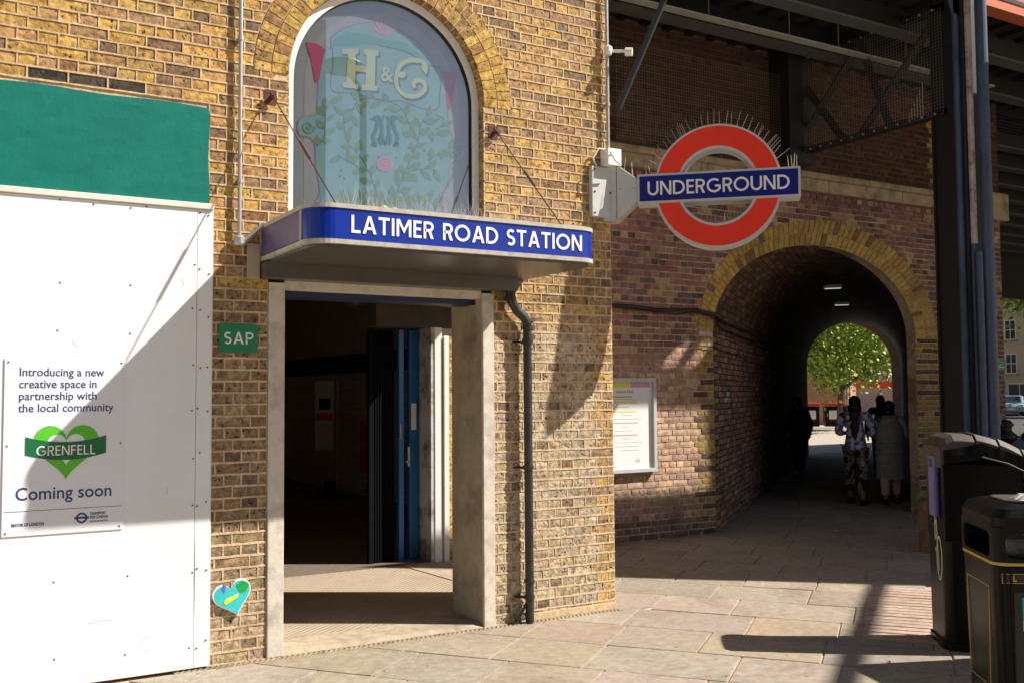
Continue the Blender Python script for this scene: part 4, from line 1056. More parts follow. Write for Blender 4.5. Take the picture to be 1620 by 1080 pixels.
# tunnel lining: vault and right wall with procedural brick, vault bricks built near the mouth
def tbrick(m, n, l, b, pos, c):
    pass
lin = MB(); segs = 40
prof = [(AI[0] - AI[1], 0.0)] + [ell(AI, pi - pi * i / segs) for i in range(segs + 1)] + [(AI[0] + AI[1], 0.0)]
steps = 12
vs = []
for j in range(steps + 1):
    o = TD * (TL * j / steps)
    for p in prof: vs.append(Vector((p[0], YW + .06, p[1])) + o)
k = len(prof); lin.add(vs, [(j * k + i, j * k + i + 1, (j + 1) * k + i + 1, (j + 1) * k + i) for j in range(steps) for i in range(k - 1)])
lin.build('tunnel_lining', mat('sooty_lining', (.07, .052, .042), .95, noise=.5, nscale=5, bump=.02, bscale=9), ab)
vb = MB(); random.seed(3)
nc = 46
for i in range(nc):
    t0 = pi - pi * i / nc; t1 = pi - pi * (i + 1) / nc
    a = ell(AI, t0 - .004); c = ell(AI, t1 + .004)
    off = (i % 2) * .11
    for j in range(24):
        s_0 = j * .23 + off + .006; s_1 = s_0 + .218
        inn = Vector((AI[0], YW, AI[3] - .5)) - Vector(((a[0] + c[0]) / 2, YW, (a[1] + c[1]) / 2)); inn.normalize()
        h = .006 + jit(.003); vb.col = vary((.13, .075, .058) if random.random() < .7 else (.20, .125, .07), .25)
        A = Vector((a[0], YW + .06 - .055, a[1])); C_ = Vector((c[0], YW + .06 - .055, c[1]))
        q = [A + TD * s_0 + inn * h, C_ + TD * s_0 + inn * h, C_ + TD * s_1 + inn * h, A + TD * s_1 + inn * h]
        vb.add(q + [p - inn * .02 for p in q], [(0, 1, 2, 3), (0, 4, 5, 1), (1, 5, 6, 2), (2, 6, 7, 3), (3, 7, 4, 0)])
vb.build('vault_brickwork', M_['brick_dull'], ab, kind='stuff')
# solid mass around the tunnel
def mass(b):
    e = TD * TL
    b.add([LW + Vector((-.02, .15, 0)), Vector((-6, 2.95 + 12, 0)), LW + e + Vector((-.02, 0, 0)), LW + Vector((-.02, .15, 4.15)), Vector((-6, 14.95, 4.15)), LW + e + Vector((-.02, 0, 4.15))], [(0, 1, 2), (3, 5, 4), (0, 3, 4, 1), (1, 4, 5, 2)])
def farface(b):
    e = TD * TL; y = YW + .06 + e.y
    def q(p): return (p[0] + e.x, p[1])
    for i in range(NA):
        a = q(ell(AI, pi * i / NA)); c = q(ell(AI, pi * (i + 1) / NA))
        b.prism([c, a, (a[0], 6.1), (c[0], 6.1)], Vector((0, 0, 0)), X, Z, -Y, -y - .3, -y + .0)
    b.box((2, y, 0), (AI[0] - AI[1] + e.x, y + .3, 6.1)); b.box((AI[0] + AI[1] + e.x, y, 0), (XE + e.x + .5, y + .3, 6.1))
    # outer flank along the street
    b.add([(XE, 2.951, 0), (XE, 2.951, 6.1), (XE + e.x + .5, y, 6.1), (XE + e.x + .5, y, 0), (XE - .4, 3.4, 0), (XE - .4, 3.4, 6.1), (XE + e.x, y + .2, 6.1), (XE + e.x, y + .2, 0)], [(0, 3, 2, 1), (4, 5, 6, 7)])
part('far_face', mat('far_face_brick', (.16, .10, .075), .95, noise=.3), ab, farface)
for d_, sx_ in ((5.2, -.1), (8.9, -.1)):
    t = thing('tunnel_lamp', 'nearest strip lamp on the tunnel crown' if d_ < 6 else 'farther strip lamp on the tunnel crown', 'lamp', (5.4 + d_ * .78, 2.8 + d_ * .62, 3.6))
    o = Vector((5.35, YW, 3.585)) + TD * d_
    part('casing', M_['galv'], t, lambda b: b.obox(o, TN, TD, Z, -.16, .16, -.05, .05, 0, .06))
    part('tube', M_['tube'], t, lambda b: b.obox(o, TN, TD, Z, -.14, .14, -.035, .035, -.012, -.001))
# cables along the wall and into the tunnel
def cable(name, label, pts, r, m=None):
    t = MB(); t.tube(pts, r, 6); o = t.build(name, m or M_['black']); tag(o, label, 'cable'); return o
q = LW - Y * .03
cable('wall_cable', 'thick black cable run looping along the brick wall and into the tunnel', [(1.6, 2.76, 2.72), (2.3, 2.76, 2.715), (2.7, 2.76, 2.69), (3.1, 2.76, 2.695), (3.3, 2.76, 2.71), (3.58, 2.75, 2.655)] + [LW + TD * s + TN * .05 + Z * (2.62 - .02 * (s % 1.3)) for s in (.3, .8, 1.4, 2.2, 3.0, 4.0, 5.5)], .019)
cable('wall_cable', 'sagging black cable below the thick cable run on the brick wall', [(2.0, 2.75, 2.70), (2.6, 2.74, 2.665), (2.95, 2.74, 2.64), (3.25, 2.75, 2.68), (3.5, 2.75, 2.64), (3.6, 2.77, 2.6)] + [LW + TD * s + TN * .04 + Z * 2.50 for s in (.5, 1.5, 3.0, 5)], .010)
cable('wall_cable', 'thin lower black wire crossing the yellow quoin into the tunnel', [(3.34, 2.78, 2.28), (3.58, 2.77, 2.27)] + [LW + TD * s + TN * .03 + Z * (2.25 - .015 * s) for s in (.1, 1, 2.5, 5)], .007)
# framed route notice on the abutment
nb_ = thing('notice_board', 'white framed service notice hung on the red brick wall at the corner', 'notice board', (2.2, 2.76, 1.3))
part('board_frame', M_['signgrey'], nb_, lambda b: (b.box((1.85, 2.73, .795), (2.64, 2.79, .84)), b.box((1.85, 2.73, 1.84), (2.64, 2.79, 1.885)), b.box((1.85, 2.73, .841), (1.895, 2.79, 1.839)), b.box((2.595, 2.73, .841), (2.64, 2.79, 1.839))), bevel=.003)
part('sheet', M_['white'], nb_, lambda b: b.box((1.895, 2.765, .84), (2.595, 2.785, 1.84)))
part('header', M_['yellow'], nb_, lambda b: b.box((1.91, 2.7635, 1.775), (2.28, 2.7648, 1.835)))
part('header', mat('art_lilac', (.62, .30, .56), .5), nb_, lambda b: b.box((2.281, 2.7635, 1.775), (2.57, 2.7648, 1.835)))
for (z, x1, m) in ((1.60, 2.36, 'yellow'), (1.49, 2.36, 'yellow'), (1.66, 2.30, 'gold'), (1.36, 2.38, 'pink'), (1.22, 2.38, 'pink')):
    part('text_block', M_[m], nb_, lambda b: b.box((2.0, 2.7638, z), (x1, 2.7648, z + .014)))
NBt = MB()
for k in range(14):
    z = 1.05 + k * .045; NBt.box((2.05 + .1 * (k % 3 == 0), 2.7640, z), (2.25 + .2 * random.random(), 2.7648, z + .005))
NBt.build('small_print', mat('print_grey', (.42, .43, .47), .6), nb_)
fonttext('heading', 'Latimer Road', .045, Vector((2.08, 2.7648, 1.715)), X, Z, -Y, M_['navy'], nb_)
part('emblem', M_['pink'], nb_, lambda b: (ribbon(b, [(2.38 + .022 * cos(t), .93 + .022 * sin(t)) for t in [2 * pi * k / 16 for k in range(17)]], .008, Vector((0, 2.7648, 0)), X, Z, -Y, 0, .001), b.box((2.345, 2.7630, .926), (2.415, 2.7640, .934))))
# street name plate on the right pier
pl = thing('street_plate', 'small green plate with white lines on the right brick pier', 'sign', (9.2, 2.78, 2.1))
part('plate', M_['signgreen'], pl, lambda b: b.prism(rrect(.40, .185, .03), Vector((9.03, 2.775, 2.02)), X, Z, -Y, 0, .01))
part('white_lines', M_['white'], pl, lambda b: (b.box((9.06, 2.762, 2.06), (9.40, 2.7648, 2.07)), b.box((9.06, 2.762, 2.09), (9.33, 2.7648, 2.098)), b.box((9.05, 2.762, 2.15), (9.12, 2.7648, 2.165))))
stk = part('round_sticker', M_['chalk'], None, lambda b: (b.bar((7.76 + .3, 2.79, 1.12), (7.76 + .3, 2.782, 1.12), .07, 20), ))
tag(stk, 'round pale sticker on the dark pier right of the tunnel', 'sticker')
part('sticker_mark', M_['black'], stk, lambda b: ribbon(b, [(8.06 + .035 * cos(t), 1.12 + .035 * sin(t)) for t in [2 * pi * k / 12 * .75 for k in range(13)]], .014, Vector((0, 2.7818, 0)), X, Z, -Y, 0, .001))

# ------------------------------------------------------------------ RAILWAY BRIDGE overhead
br = thing('railway_bridge', 'dark steel railway bridge deck and girders spanning over the pavement', 'bridge', (8, 2, 6.1))
ZD = 6.15
def quad(b, pts, z0=ZD, z1=ZD + .05): slab_poly(b, pts if area(pts) > 0 else pts[::-1], z0, z1)
def el(y): return 3.91 + (-.282 - y) * 1.138
XR = 44
deck = MB()  # edge, slots and notch shaped to place the ground shade and sun patches
def xl(y): return 5.35 - 1.525 * (y + .8)
quad(deck, [(el(-9), -9), (XR, -9), (XR, -.8), (el(-.8), -.8)])
quad(deck, [(xl(-.8), -.8), (XR, -.8), (XR, -.46), (xl(-.46), -.46)])
quad(deck, [(xl(-.46), -.46), (5.2, -.46), (5.2, .25), (xl(.25), .25)])
quad(deck, [(.02, .0), (3.2, .0), (3.2, .25), (.02, .25)])
quad(deck, [(8.6, -.46), (XR, -.46), (XR, .25), (7.45, .25)])
quad(deck, [(.02, .25), (3.2, .25), (3.2, .40), (.02, .40)]); quad(deck, [(xl(.25), .25), (XR, .25), (XR, .40), (xl(.40), .40)])
quad(deck, [(.02, .40), (6.35, .40), (6.62, .60), (.02, .60)]); quad(deck, [(7.08, .40), (XR, .40), (XR, .60), (7.08, .60)])
quad(deck, [(.02, .60), (XR, .60), (XR, 12.9), (.02, 12.9)])
deck.build('deck_plate', M_['deck'], br)
for i, y in enumerate([.95, 1.9] + [2.72 + .95 * k for k in range(1, 10)]):
    x0 = .05 if y < 2.6 else 9.3
    bm_ = part('cross_beam', M_['steeldark'], br, lambda b: b.box((x0, y - .012, 5.83), (XR, y + .012, ZD - .001)))
    part('flange', M_['beam'], bm_, lambda b: b.box((x0, y - .10, 5.80), (XR, y + .10, 5.829)))
    def rib(b):
        pass
b = MB()
for k in range(60):
    x = .4 + k * .35
    if x < 20: b.box((x, .45, 6.09), (x + .10, 2.78, ZD - .0005))
for k in range(80):
    y = 3.0 + k * .12
    if y < 12.7: b.box((9.2, y, 6.08), (XR, y + .05, ZD - .0007))
b.build('trough_flooring', M_['steeldark'], br, kind='stuff')
part('fascia_girder', M_['orange'], br, lambda b: (b.box((5.25, .26, 6.02), (XR, .34, ZD - .001)), b.box((5.25, .26, ZD + .051), (XR, .34, 6.26)), b.box((5.25, .20, 6.005), (XR, .40, 6.019))))
part('far_edge_girder', M_['deck'], br, lambda b: (b.box((XE + 12, 12.5, 4.62), (XR, 12.6, ZD - .001)),))
def truss(b):
    GX = 4.95; ys = [.42, 2.78]
    b.box((GX - .05, .40, 4.76), (GX + .05, 2.79, 4.83)); b.box((GX - .05, .40, 5.93), (GX + .05, 2.79, 6.02))
    for (ya, za, yb, zb) in ((2.7, 4.83, 1.6, 5.93), (1.6, 4.83, .5, 5.93), (2.7, 5.93, 1.9, 4.83), (1.6, 5.93, 1.2, 4.83)): b.bar((GX, ya, za), (GX, yb, zb), .05, 4)
part('lattice_girder', M_['steeldark'], br, truss)
part('girder_bearing', M_['steeldark'], br, lambda b: (b.box((4.62, 2.45, 4.62), (5.05, 2.79, 6.1)),))
part('diagonal_strut', M_['steeldark'], br, lambda b: (b.bar((.09, -.005, 4.03), (.62, -.005, 5.10), .030, 4), b.bar((.62, -.005, 5.10), (1.2, -.02, 6.14), .030, 4)))
def bolt_row(b):
    for k in range(14):
        y = .55 + k * .165; b.bar((4.895, y, 4.79), (4.88, y, 4.79), .012, 6); b.bar((4.895, y, 5.97), (4.88, y, 5.97), .012, 6)
part('rivets', M_['steelpale'], br, bolt_row, kind='stuff')
# suspended pale cable trays under the deck
for (y, z) in ((1.45, 5.70),):
    part('cable_tray', M_['tray'], br, lambda b: (b.box((1.2, y - .05, z), (7.3, y + .05, z + .02)), b.box((1.2, y + .05, z), (7.3, y + .06, z + .06))))
    for x in (2.4, 3.6, 4.4, 5.6): part('tray_hanger', M_['wire'], br, lambda b: b.bar((x, y, z + .02), (x, y, ZD), .006, 4))
# beam added out of view to shade the top of the facade
part('unseen_shade_beam', M_['steeldark'], br, lambda b: b.box((.12, -.60, 6.02), (1.6, -.48, ZD)))
# netting
nt1 = MB()
for k in range(64): y = .42 + k * .037; nt1.bar((4.86, y, 4.76), (4.86, y, 5.98), .0016, 3, caps=False)
for k in range(33): z = 4.76 + k * .037; nt1.bar((4.86, .42, z), (4.86, 2.78, z), .0014, 3, caps=False)
for k in range(76): x = 2.02 + k * .037; nt1.bar((x, 2.60, 4.62), (x, 2.60, 5.78), .0016, 3, caps=False)
for k in range(32): z = 4.62 + k * .037; nt1.bar((2.0, 2.60, z), (4.85, 2.60, z), .0014, 3, caps=False)
nt1.build('bird_netting', M_['wire'], br, kind='stuff')
# column with pipes
cl = thing('bridge_column', 'blue grey steel column carrying the bridge at the pavement edge', 'column', (4.96, .30, 0))
part('front_flange', M_['steelblue'], cl, lambda b: b.box((4.885, .28, .02), (4.995, .305, ZD - .001)))
part('web', M_['steeldark'], cl, lambda b: b.box((4.90, .306, .02), (4.925, .56, ZD - .001)))
part('rear_flange', M_['steeldark'], cl, lambda b: b.box((4.87, .561, .02), (5.0, .585, ZD - .001)))
part('edge_angle', M_['steelpale'], cl, lambda b: b.box((5.0, .20, 3.30), (5.075, .23, 6.14)))
part('edge_angle_lower', M_['steelblue'], cl, lambda b: b.box((5.0, .20, .02), (5.07, .23, 3.299)))
part('backing_plate', M_['steeldark'], cl, lambda b: b.box((4.96, .24, .02), (5.25, .26, ZD - .001)))
part('bracket_head', M_['steelblue'], cl, lambda b: b.prism([(4.76, 6.14), (4.885, 5.85), (4.995, 5.85), (4.995, 6.14)], Vector((0, 0, 0)), X, Z, -Y, -.305, -.28))
dq = thing('column_downpipe', 'blue grey drainpipe running down beside the steel column', 'pipe', (5.17, .12, 0))
part('shaft', M_['steelblue'], dq, lambda b: b.bar((5.145, .13, .02), (5.145, .13, 6.14), .062, 16), smooth=False)
for z in (3.0, 1.35): part('collar', M_['steelblue'], dq, lambda b: b.bar((5.145, .13, z), (5.145, .13, z + .06), .074, 16))
dq2 = thing('column_downpipe', 'thinner blue drainpipe left of the thick one on the column', 'pipe', (5.05, .16, 0))
part('shaft', M_['steelblue'], dq2, lambda b: b.bar((5.035, .165, .02), (5.035, .165, 3.2), .038, 12))

# ------------------------------------------------------------------ GROUND
pav = struct(boxpart('ground', M_['joint'], None, (-60, -60, -.3), (120, 120, -.012)))
TDg = Vector((cos(radians(38.5)), sin(radians(38.5)), 0)); TNg = Vector((TDg.y, -TDg.x, 0))
pave = thing('pavement', '', '', (0, 0, 0)); del pave['label']; del pave['category']; pave['kind'] = 'structure'
def clip(poly, a, b_, c):     # keep a*x+b*y <= c
    out = []
    for i in range(len(poly)):
        p, q = poly[i], poly[(i + 1) % len(poly)]; dp_ = a * p[0] + b_ * p[1] - c; dq_ = a * q[0] + b_ * q[1] - c
        if dp_ <= 0: out.append(p)
        if (dp_ < 0 < dq_) or (dq_ < 0 < dp_): t = dp_ / (dp_ - dq_); out.append((p[0] + (q[0] - p[0]) * t, p[1] + (q[1] - p[1]) * t))
    return out
random.seed(31)
items = []
def slabitem(poly):
    if len(poly) < 3 or abs(area(poly)) < .006: return
    if area(poly) < 0: poly = poly[::-1]
    cx = sum(p[0] for p in poly) / len(poly); cy = sum(p[1] for p in poly) / len(poly)
    c = vary(random.choice([(.335, .28, .22), (.355, .298, .235), (.32, .267, .212), (.34, .282, .218), (.345, .29, .23)]), .06)
    h = jit(.0022); tilt = (jit(.0025), jit(.0025))
    def fn(b):
        b.col = c; n = len(poly)
        ins = [(p[0] + (cx - p[0]) * .012, p[1] + (cy - p[1]) * .012) for p in poly]
        zf = lambda p: h + tilt[0] * (p[0] - cx) + tilt[1] * (p[1] - cy)
        vs = [(p[0], p[1], -.03) for p in poly] + [(p[0], p[1], zf(p) - .003) for p in poly] + [(p[0], p[1], zf(p)) for p in ins]
        b.add(vs, [tuple(range(2 * n, 3 * n))] + [(i, (i + 1) % n, n + (i + 1) % n, n + i) for i in range(n)] + [(n + i, n + (i + 1) % n, 2 * n + (i + 1) % n, 2 * n + i) for i in range(n)])
    items.append((fn, score(Vector((cx, cy, 0)), abs(area(poly)), Z, lambda px, py: (px > 1530 and py > 800) or (px < 1100 and py < 850))))
anch = {0: -.865, 1: -.55, 2: .30, 3: .742, 4: .945, 5: 1.25}
for r in range(-8, 44):
    t0 = -2.33 + .6 * r; t1 = t0 + .6
    n_ = anch.get(r, random.uniform(0, .6)) - .78 * 9
    while n_ < 7:
        L = random.choice([.62, .62, .78, .90]) if r not in (0,) else .635
        if n_ < -.9 and n_ + L > -.9 and r == 0: L = -.865 - n_
        a, c = n_ + .006, n_ + L - .006
        q = [TDg * (t0 + .006) + TNg * a, TDg * (t1 - .006) + TNg * a, TDg * (t1 - .006) + TNg * c, TDg * (t0 + .006) + TNg * c]
        poly = [(p.x, p.y) for p in q]
        if not (n_ > 1.8 and -.35 - .01 < t0 < 1.5 and n_ < 4.2):
            if t0 < 12.5 or abs(n_) < 9:
                slabitem(clip(poly, 0, 1, -.085)); slabitem(clip(clip(poly, 0, -1, .085), -1, 0, -.004))
        n_ += L
emit_bricks(pave, items, M_['slab'], 'paving_slab')
# slatted (ladder) paving panel by the bins
b_items = []
n0 = 1.86; random.seed(2)
t = -.38
while t < 1.62:
    n_ = n0
    for L in (.62, .55, .7, .6):
        b = MB(); b.col = vary((.46, .34, .27), .06)
        b.obox(Vector((0, 0, 0)), TNg, TDg, Z, n_ + .004, n_ + L - .004, t, t + .088, -.03, .006 + jit(.0015)); b.build('ribbed_paver', M_['slab'], pave, bevel=.004)
        n_ += L
    t += .112
# lobby floor with fine ribs
def ribs(m, n, l, b, pos, c):
    mp = n.new('ShaderNodeMapping'); mp.inputs['Rotation'].default_value = (0, 0, -radians(38.5)); l.new(pos, mp.inputs['Vector'])
    w_ = n.new('ShaderNodeTexWave'); w_.wave_type = 'BANDS'; w_.bands_direction = 'Y'; w_.inputs['Scale'].default_value = 7.5; w_.inputs['Distortion'].default_value = 0; l.new(mp.outputs[0], w_.inputs['Vector'])
    bp = n.new('ShaderNodeBump'); bp.inputs['Distance'].default_value = .004; l.new(w_.outputs[1], bp.inputs['Height']); l.new(bp.outputs[0], b.inputs['Normal'])
M_['ribfloor'] = mat('ribbed_floor', (.40, .32, .235), .8, noise=.15, nscale=8, stain=(.25, .2, .15), stain_scale=2, stain_amt=.5, extra=ribs)
fl = struct(part('lobby_floor', M_['ribfloor'], None, lambda b: b.box((-4.5, .34, -.1), (-.004, 2.60, .029))))
struct(part('threshold_stone', M_['slab'], None, lambda b: (setattr(b, 'col', (.42, .34, .25)), b.prism([(-.014, -.1), (.335, -.1), (.335, .028), (.03, .022), (-.014, .004)], Vector((-2.699, 0, 0)), Y, Z, X, 0, 1.504))))
struct(boxpart('hall_floor', mat('hall_floor_terrazzo', (.20, .155, .12), .45, noise=.15, nscale=20), None, (-4.5, 2.605, -.1), (1.65, 14, .028)))
struct(part('side_step', M_['slab'], None, lambda b: (setattr(b, 'col', (.42, .34, .26)), b.prism([(-.69, 2.6), (-.62, 1.62), (-.006, 1.35), (-.006, 2.6)][::-1] if False else [(-.006, 1.35), (-.006, 2.59), (-.69, 2.59), (-.62, 1.62)], Vector((0, 0, 0)), X, Y, Z, .0295, .036))))
# slot drain along the facade
dr = thing('slot_drain', 'narrow chain-pattern slot drain along the foot of the station front', 'drain', (-1.5, -.05, 0))
boxpart('channel', M_['black'], dr, (-3.4, -.082, -.08), (.02, -.016, -.009))
boxpart('channel_edge', M_['stone'], dr, (-3.4, -.084, -.05), (.02, -.0785, .003)); boxpart('channel_edge', M_['stone'], dr, (-3.4, -.020, -.05), (.02, -.0145, .003))
b = MB()
for k in range(96):
    x = -3.4 + k * .0357
    b.box((x, -.079, -.01), (x + .013, -.052, .002)); b.box((x + .018, -.048, -.01), (x + .031, -.0205, .002))
b.box((-3.4, -.0525, -.01), (.02, -.0475, .001)); b.build('grating', M_['stone'], dr, kind='stuff')

# street beyond and on the right
fl2 = MB()
o = Vector((9.9, .5, 0))
q = [Vector((9.5, -3, 0)), Vector((26, -3, 0)), Vector((26, -3, 0)) + TDg * 95, Vector((11.0, 1.9, 0)) + TDg * 95, Vector((11.0, 1.9, 0))]
struct(part('road', M_['asphalt'], None, lambda b: b.prism([(10.2, -4), (30, -4), (100, 40), (75, 60), (10.2, 1.6)], Vector((0, 0, 0)), X, Y, Z, -.02, .012)))
struct(part('cross_street', M_['asphalt'], None, lambda b: b.prism([(26, 19.5), (30, 15.5), (52, 33), (48, 40)], Vector((0, 0, 0)), X, Y, Z, .016, .02)))
struct(part('sunlit_pavement', mat('far_paving', (.42, .36, .29), .9, noise=.1), None, lambda b: b.prism([(14, 13.2), (22, 13.2), (40, 27), (60, 60), (20, 60), (10, 14)], Vector((0, 0, 0)), X, Y, Z, -.01, .008)))

# ------------------------------------------------------------------ BINS
AX = Vector((cos(radians(-38.5)), sin(radians(-38.5)), 0)); AY = Vector((cos(radians(51.5)), sin(radians(51.5)), 0))
rb_ = thing('recycling_bin', 'tall black plastic bin with ribbed curved lid, behind the litter bin', 'bin', (1.6, -2.2, 0))
O1 = Vector((1.075, -2.215, 0))
BW, BD, BH = 1.35, .42, 1.30
def bodyp(b, o, w_, d_, z0, z1, r=.06, tp=1.0):
    p = [(x, y) for x, y in rrect(w_, d_, r)]
    cx, cy = w_ / 2, d_ / 2
    k = len(p)
    vs = [o + AX * x + AY * y + Z * z0 for x, y in p] + [o + AX * (cx + (x - cx) * tp) + AY * (cy + (y - cy) * tp) + Z * z1 for x, y in p]
    b.add(vs, [tuple(range(k - 1, -1, -1)), tuple(range(k, 2 * k))] + [(i, (i + 1) % k, k + (i + 1) % k, k + i) for i in range(k)])
part('body', M_['bin'], rb_, lambda b: (bodyp(b, O1, BW, BD, .03, .72, .07, 1.01), b.obox(O1, AX, AY, Z, .0, .5, .005, BD - .005, .7201, 1.22), b.obox(O1, AX, AY, Z, .5001, .8, .005, BD - .005, .7201, 1.05)), bevel=.006)
part('plinth', M_['bin'], rb_, lambda b: bodyp(b, O1 - AX * .015 - AY * .015, BW + .03, BD + .03, 0, .05, .08))
def lid(x0, x1, step):
    # curved in x: falls away to the right
    def f(b):
        n = 5; prof = []
        for i in range(n + 1):
            x = x0 + (x1 - x0) * i / n; top = 1.428 - .78 * max(0, (x - .15)) ** 2 - step - .012 * (x - x0) / (x1 - x0)
            if x < .08: top -= (.08 - x) ** 2 * 9
            prof.append((x, top))
        vs = []
        for x, t_ in prof:
            for yy, dz in ((-.02, -.14), (-.02, -.045), (.03, -.008), (BD * .5, 0), (BD - .03, -.008), (BD + .02, -.045), (BD + .02, -.14)):
                vs.append(O1 + AX * x + AY * yy + Z * (t_ + dz))
        k = 7; fs = [(i * k + j, (i + 1) * k + j, (i + 1) * k + j + 1, i * k + j + 1) for i in range(n) for j in range(k - 1)]
        fs += [(0, 1, 2, 3, 4, 5, 6), tuple(n * k + j for j in range(6, -1, -1))]
        b.add(vs, fs)
    return f
for i in range(8):
    x0 = (-.02 if i == 0 else .208 + (i - 1) * .147); x1 = (.20 if i == 0 else x0 + .140)
    part('lid_rib', M_['bintop'], rb_, lid(x0, x1, 0 if i else 0), bevel=.006)
part('lid_core', M_['bin'], rb_, lambda b: lid(-.0, 1.23, .014)(b))
part('side_holder', M_['lilac'], rb_, lambda b: b.obox(O1, AY, Z, -AX, .10, .24, .86, 1.27, .0, .035), bevel=.012)
part('holder_slot', M_['black'], rb_, lambda b: b.obox(O1, AY, Z, -AX, .13, .21, 1.19, 1.25, .0351, .0365))
def graf(b):
    G = O1 - AX * .004
    ribbon(b, [(.20, .88), (.215, .73), (.205, .62)], .018, G, AY, Z, -AX, 0, .002)
    ribbon(b, [(.12 + .055 * cos(t), .585 + .14 * sin(t)) for t in [2 * pi * k / 22 for k in range(23)]], .018, G, AY, Z, -AX, 0, .003)
    ribbon(b, [(.17, .74), (.14, .60), (.135, .50)], .014, G, AY, Z, -AX, 0, .0036)
    ribbon(b, [(.22, .80), (.17, .83), (.16, .74), (.21, .70)], .014, G, AY, Z, -AX, 0, .0040)
part('graffiti_scrawl', M_['chalk'], rb_, graf)
for i in range(5): part('door_rib', M_['bin'], rb_, lambda b: b.obox(O1, AX, Z, -AY, .26 + i * .2, .30 + i * .2, .1, .95, .0, .018), bevel=.004)
part('front_cap_line', M_['bintop'], rb_, lambda b: b.tube([O1 + AX * x - AY * .026 + Z * (1.275 - .78 * max(0, x - .15) ** 2) for x in (.24, .4, .55, .7, .85, 1.0, 1.15, 1.3)], .006, 6))

lb = thing('litter_bin', 'black litter bin with gold band and lettering in the right foreground', 'bin', (.3, -3.2, 0))
O2 = Vector((.045, -3.275, 0)); LW_, LD_ = .62, .55
part('body', M_['bin'], lb, lambda b: bodyp(b, O2, LW_, LD_, .04, .845, .07, 1.05), bevel=.006)
part('plinth', M_['bin'], lb, lambda b: bodyp(b, O2 + AX * .01 + AY * .01, LW_ - .02, LD_ - .02, 0, .039, .06))
O2b = O2 - AX * .018 - AY * .018; Wb, Db = LW_ + .036, LD_ + .036
def panel_hole(b, o, U, V, N, u0, u1, v0, v1, hu0, hu1, hv0, hv1, r, th_=.012):
    n = 7; H = []
    for cx, cy, a in ((hu1 - r, hv1 - r, 0), (hu0 + r, hv1 - r, 90), (hu0 + r, hv0 + r, 180), (hu1 - r, hv0 + r, 270)):
        H += [(cx + r * cos(radians(a + 90 * i / n)), cy + r * sin(radians(a + 90 * i / n))) for i in range(n + 1)]
    Oo = []
    for cx, cy in ((u1, v1), (u0, v1), (u0, v0), (u1, v0)): Oo += [(cx, cy)] * (n + 1)
    m = len(H)
    vs = [o + U * p[0] + V * p[1] for p in Oo] + [o + U * p[0] + V * p[1] for p in H] + [o + U * p[0] + V * p[1] - N * (th_ * 2) for p in H]
    fs = []
    for i in range(m):
        j = (i + 1) % m
        fs += [(i, j, m + j, m + i)] if Oo[i] != Oo[j] else [(i, m + j, m + i)]
        fs.append((m + i, m + j, 2 * m + j, 2 * m + i))
    b.add(vs, fs)
part('hood_front', M_['bin'], lb, lambda b: panel_hole(b, O2b, AX, Z, -AY, .04, Wb - .04, .8725, 1.056, .055, Wb - .055, .885, 1.025, .045))
part('hood_side', M_['bin'], lb, lambda b: panel_hole(b, O2b, AY, Z, -AX, .04, Db - .04, .8725, 1.056, .08, Db - .08, .885, 1.025, .04))
for (cx, cy, a0) in ((.04, .04, 180), (Wb - .04, .04, 270), (.04, Db - .04, 90), (Wb - .04, Db - .04, 0)):
    part('hood_corner', M_['bin'], lb, lambda b: (b.prism([(cx, cy)] + [(cx + .04 * cos(radians(a0 + 90 * i / 8)), cy + .04 * sin(radians(a0 + 90 * i / 8))) for i in range(9)], O2b, AX, AY, Z, .8722, 1.056)))
part('hood_back', M_['bin'], lb, lambda b: (b.obox(O2b, AX, AY, Z, .04, Wb - .04, Db - .03, Db - .001, .8722, 1.056), b.obox(O2b, AX, AY, Z, Wb - .03, Wb - .001, .04, Db - .04, .8722, 1.056)))
part('hood_band', M_['bin'], lb, lambda b: bodyp(b, O2b, Wb, Db, .8461, .872, .07))
part('gold_band', M_['gold'], lb, lambda b: bodyp(b, O2b - AX * .003 - AY * .003, Wb + .006, Db + .006, .850, .866, .07))
def hood(b):
    p = rrect(Wb + .01, Db + .01, .08); k = len(p); cx, cy = Wb / 2, Db / 2; vs = []
    for z, s_ in ((1.055, 1.0), (1.11, 1.0), (1.155, .93), (1.178, .75)):
        vs += [O2b + AX * (cx + (x - cx) * s_) + AY * (cy + (y - cy) * s_) + Z * z for x, y in p]
    fs = [tuple(range(k - 1, -1, -1)), tuple(range(3 * k, 4 * k))]
    for j in range(3): fs += [(j * k + i, j * k + (i + 1) % k, (j + 1) * k + (i + 1) % k, (j + 1) * k + i) for i in range(k)]
    b.add(vs, fs)
part('hood_top', M_['bin'], lb, hood)
part('ashtray_rim', M_['bintop'], lb, lambda b: b.prism(rrect(.44, .36, .08), O2b + AX * .11 + AY * .10, AX, AY, Z, 1.178, 1.192), bevel=.004)
crush = part('crushed_wrapper', M_['litter'], None, lambda b: None)
bpy.data.objects.remove(crush)
def crumple(b):
    rnd = random.Random(3); n = 9; o = O2b + AX * .17 + AY * .10 + Z * 1.193; vs = []
    for j in range(n):
        for i in range(n): vs.append(o + AX * (i * .035) + AY * (j * .022) + Z * (rnd.uniform(.004, .032) if 0 < i < n - 1 and 0 < j < n - 1 else .001))
    b.add(vs, [(j * n + i, j * n + i + 1, (j + 1) * n + i + 1, (j + 1) * n + i) for j in range(n - 1) for i in range(n - 1)])
tag(part('litter_wrapper', mat('wrapper_pale', (.42, .39, .34), .6, noise=.3, nscale=20), None, crumple), 'crumpled pale wrapper lying on top of the litter bin', 'litter')
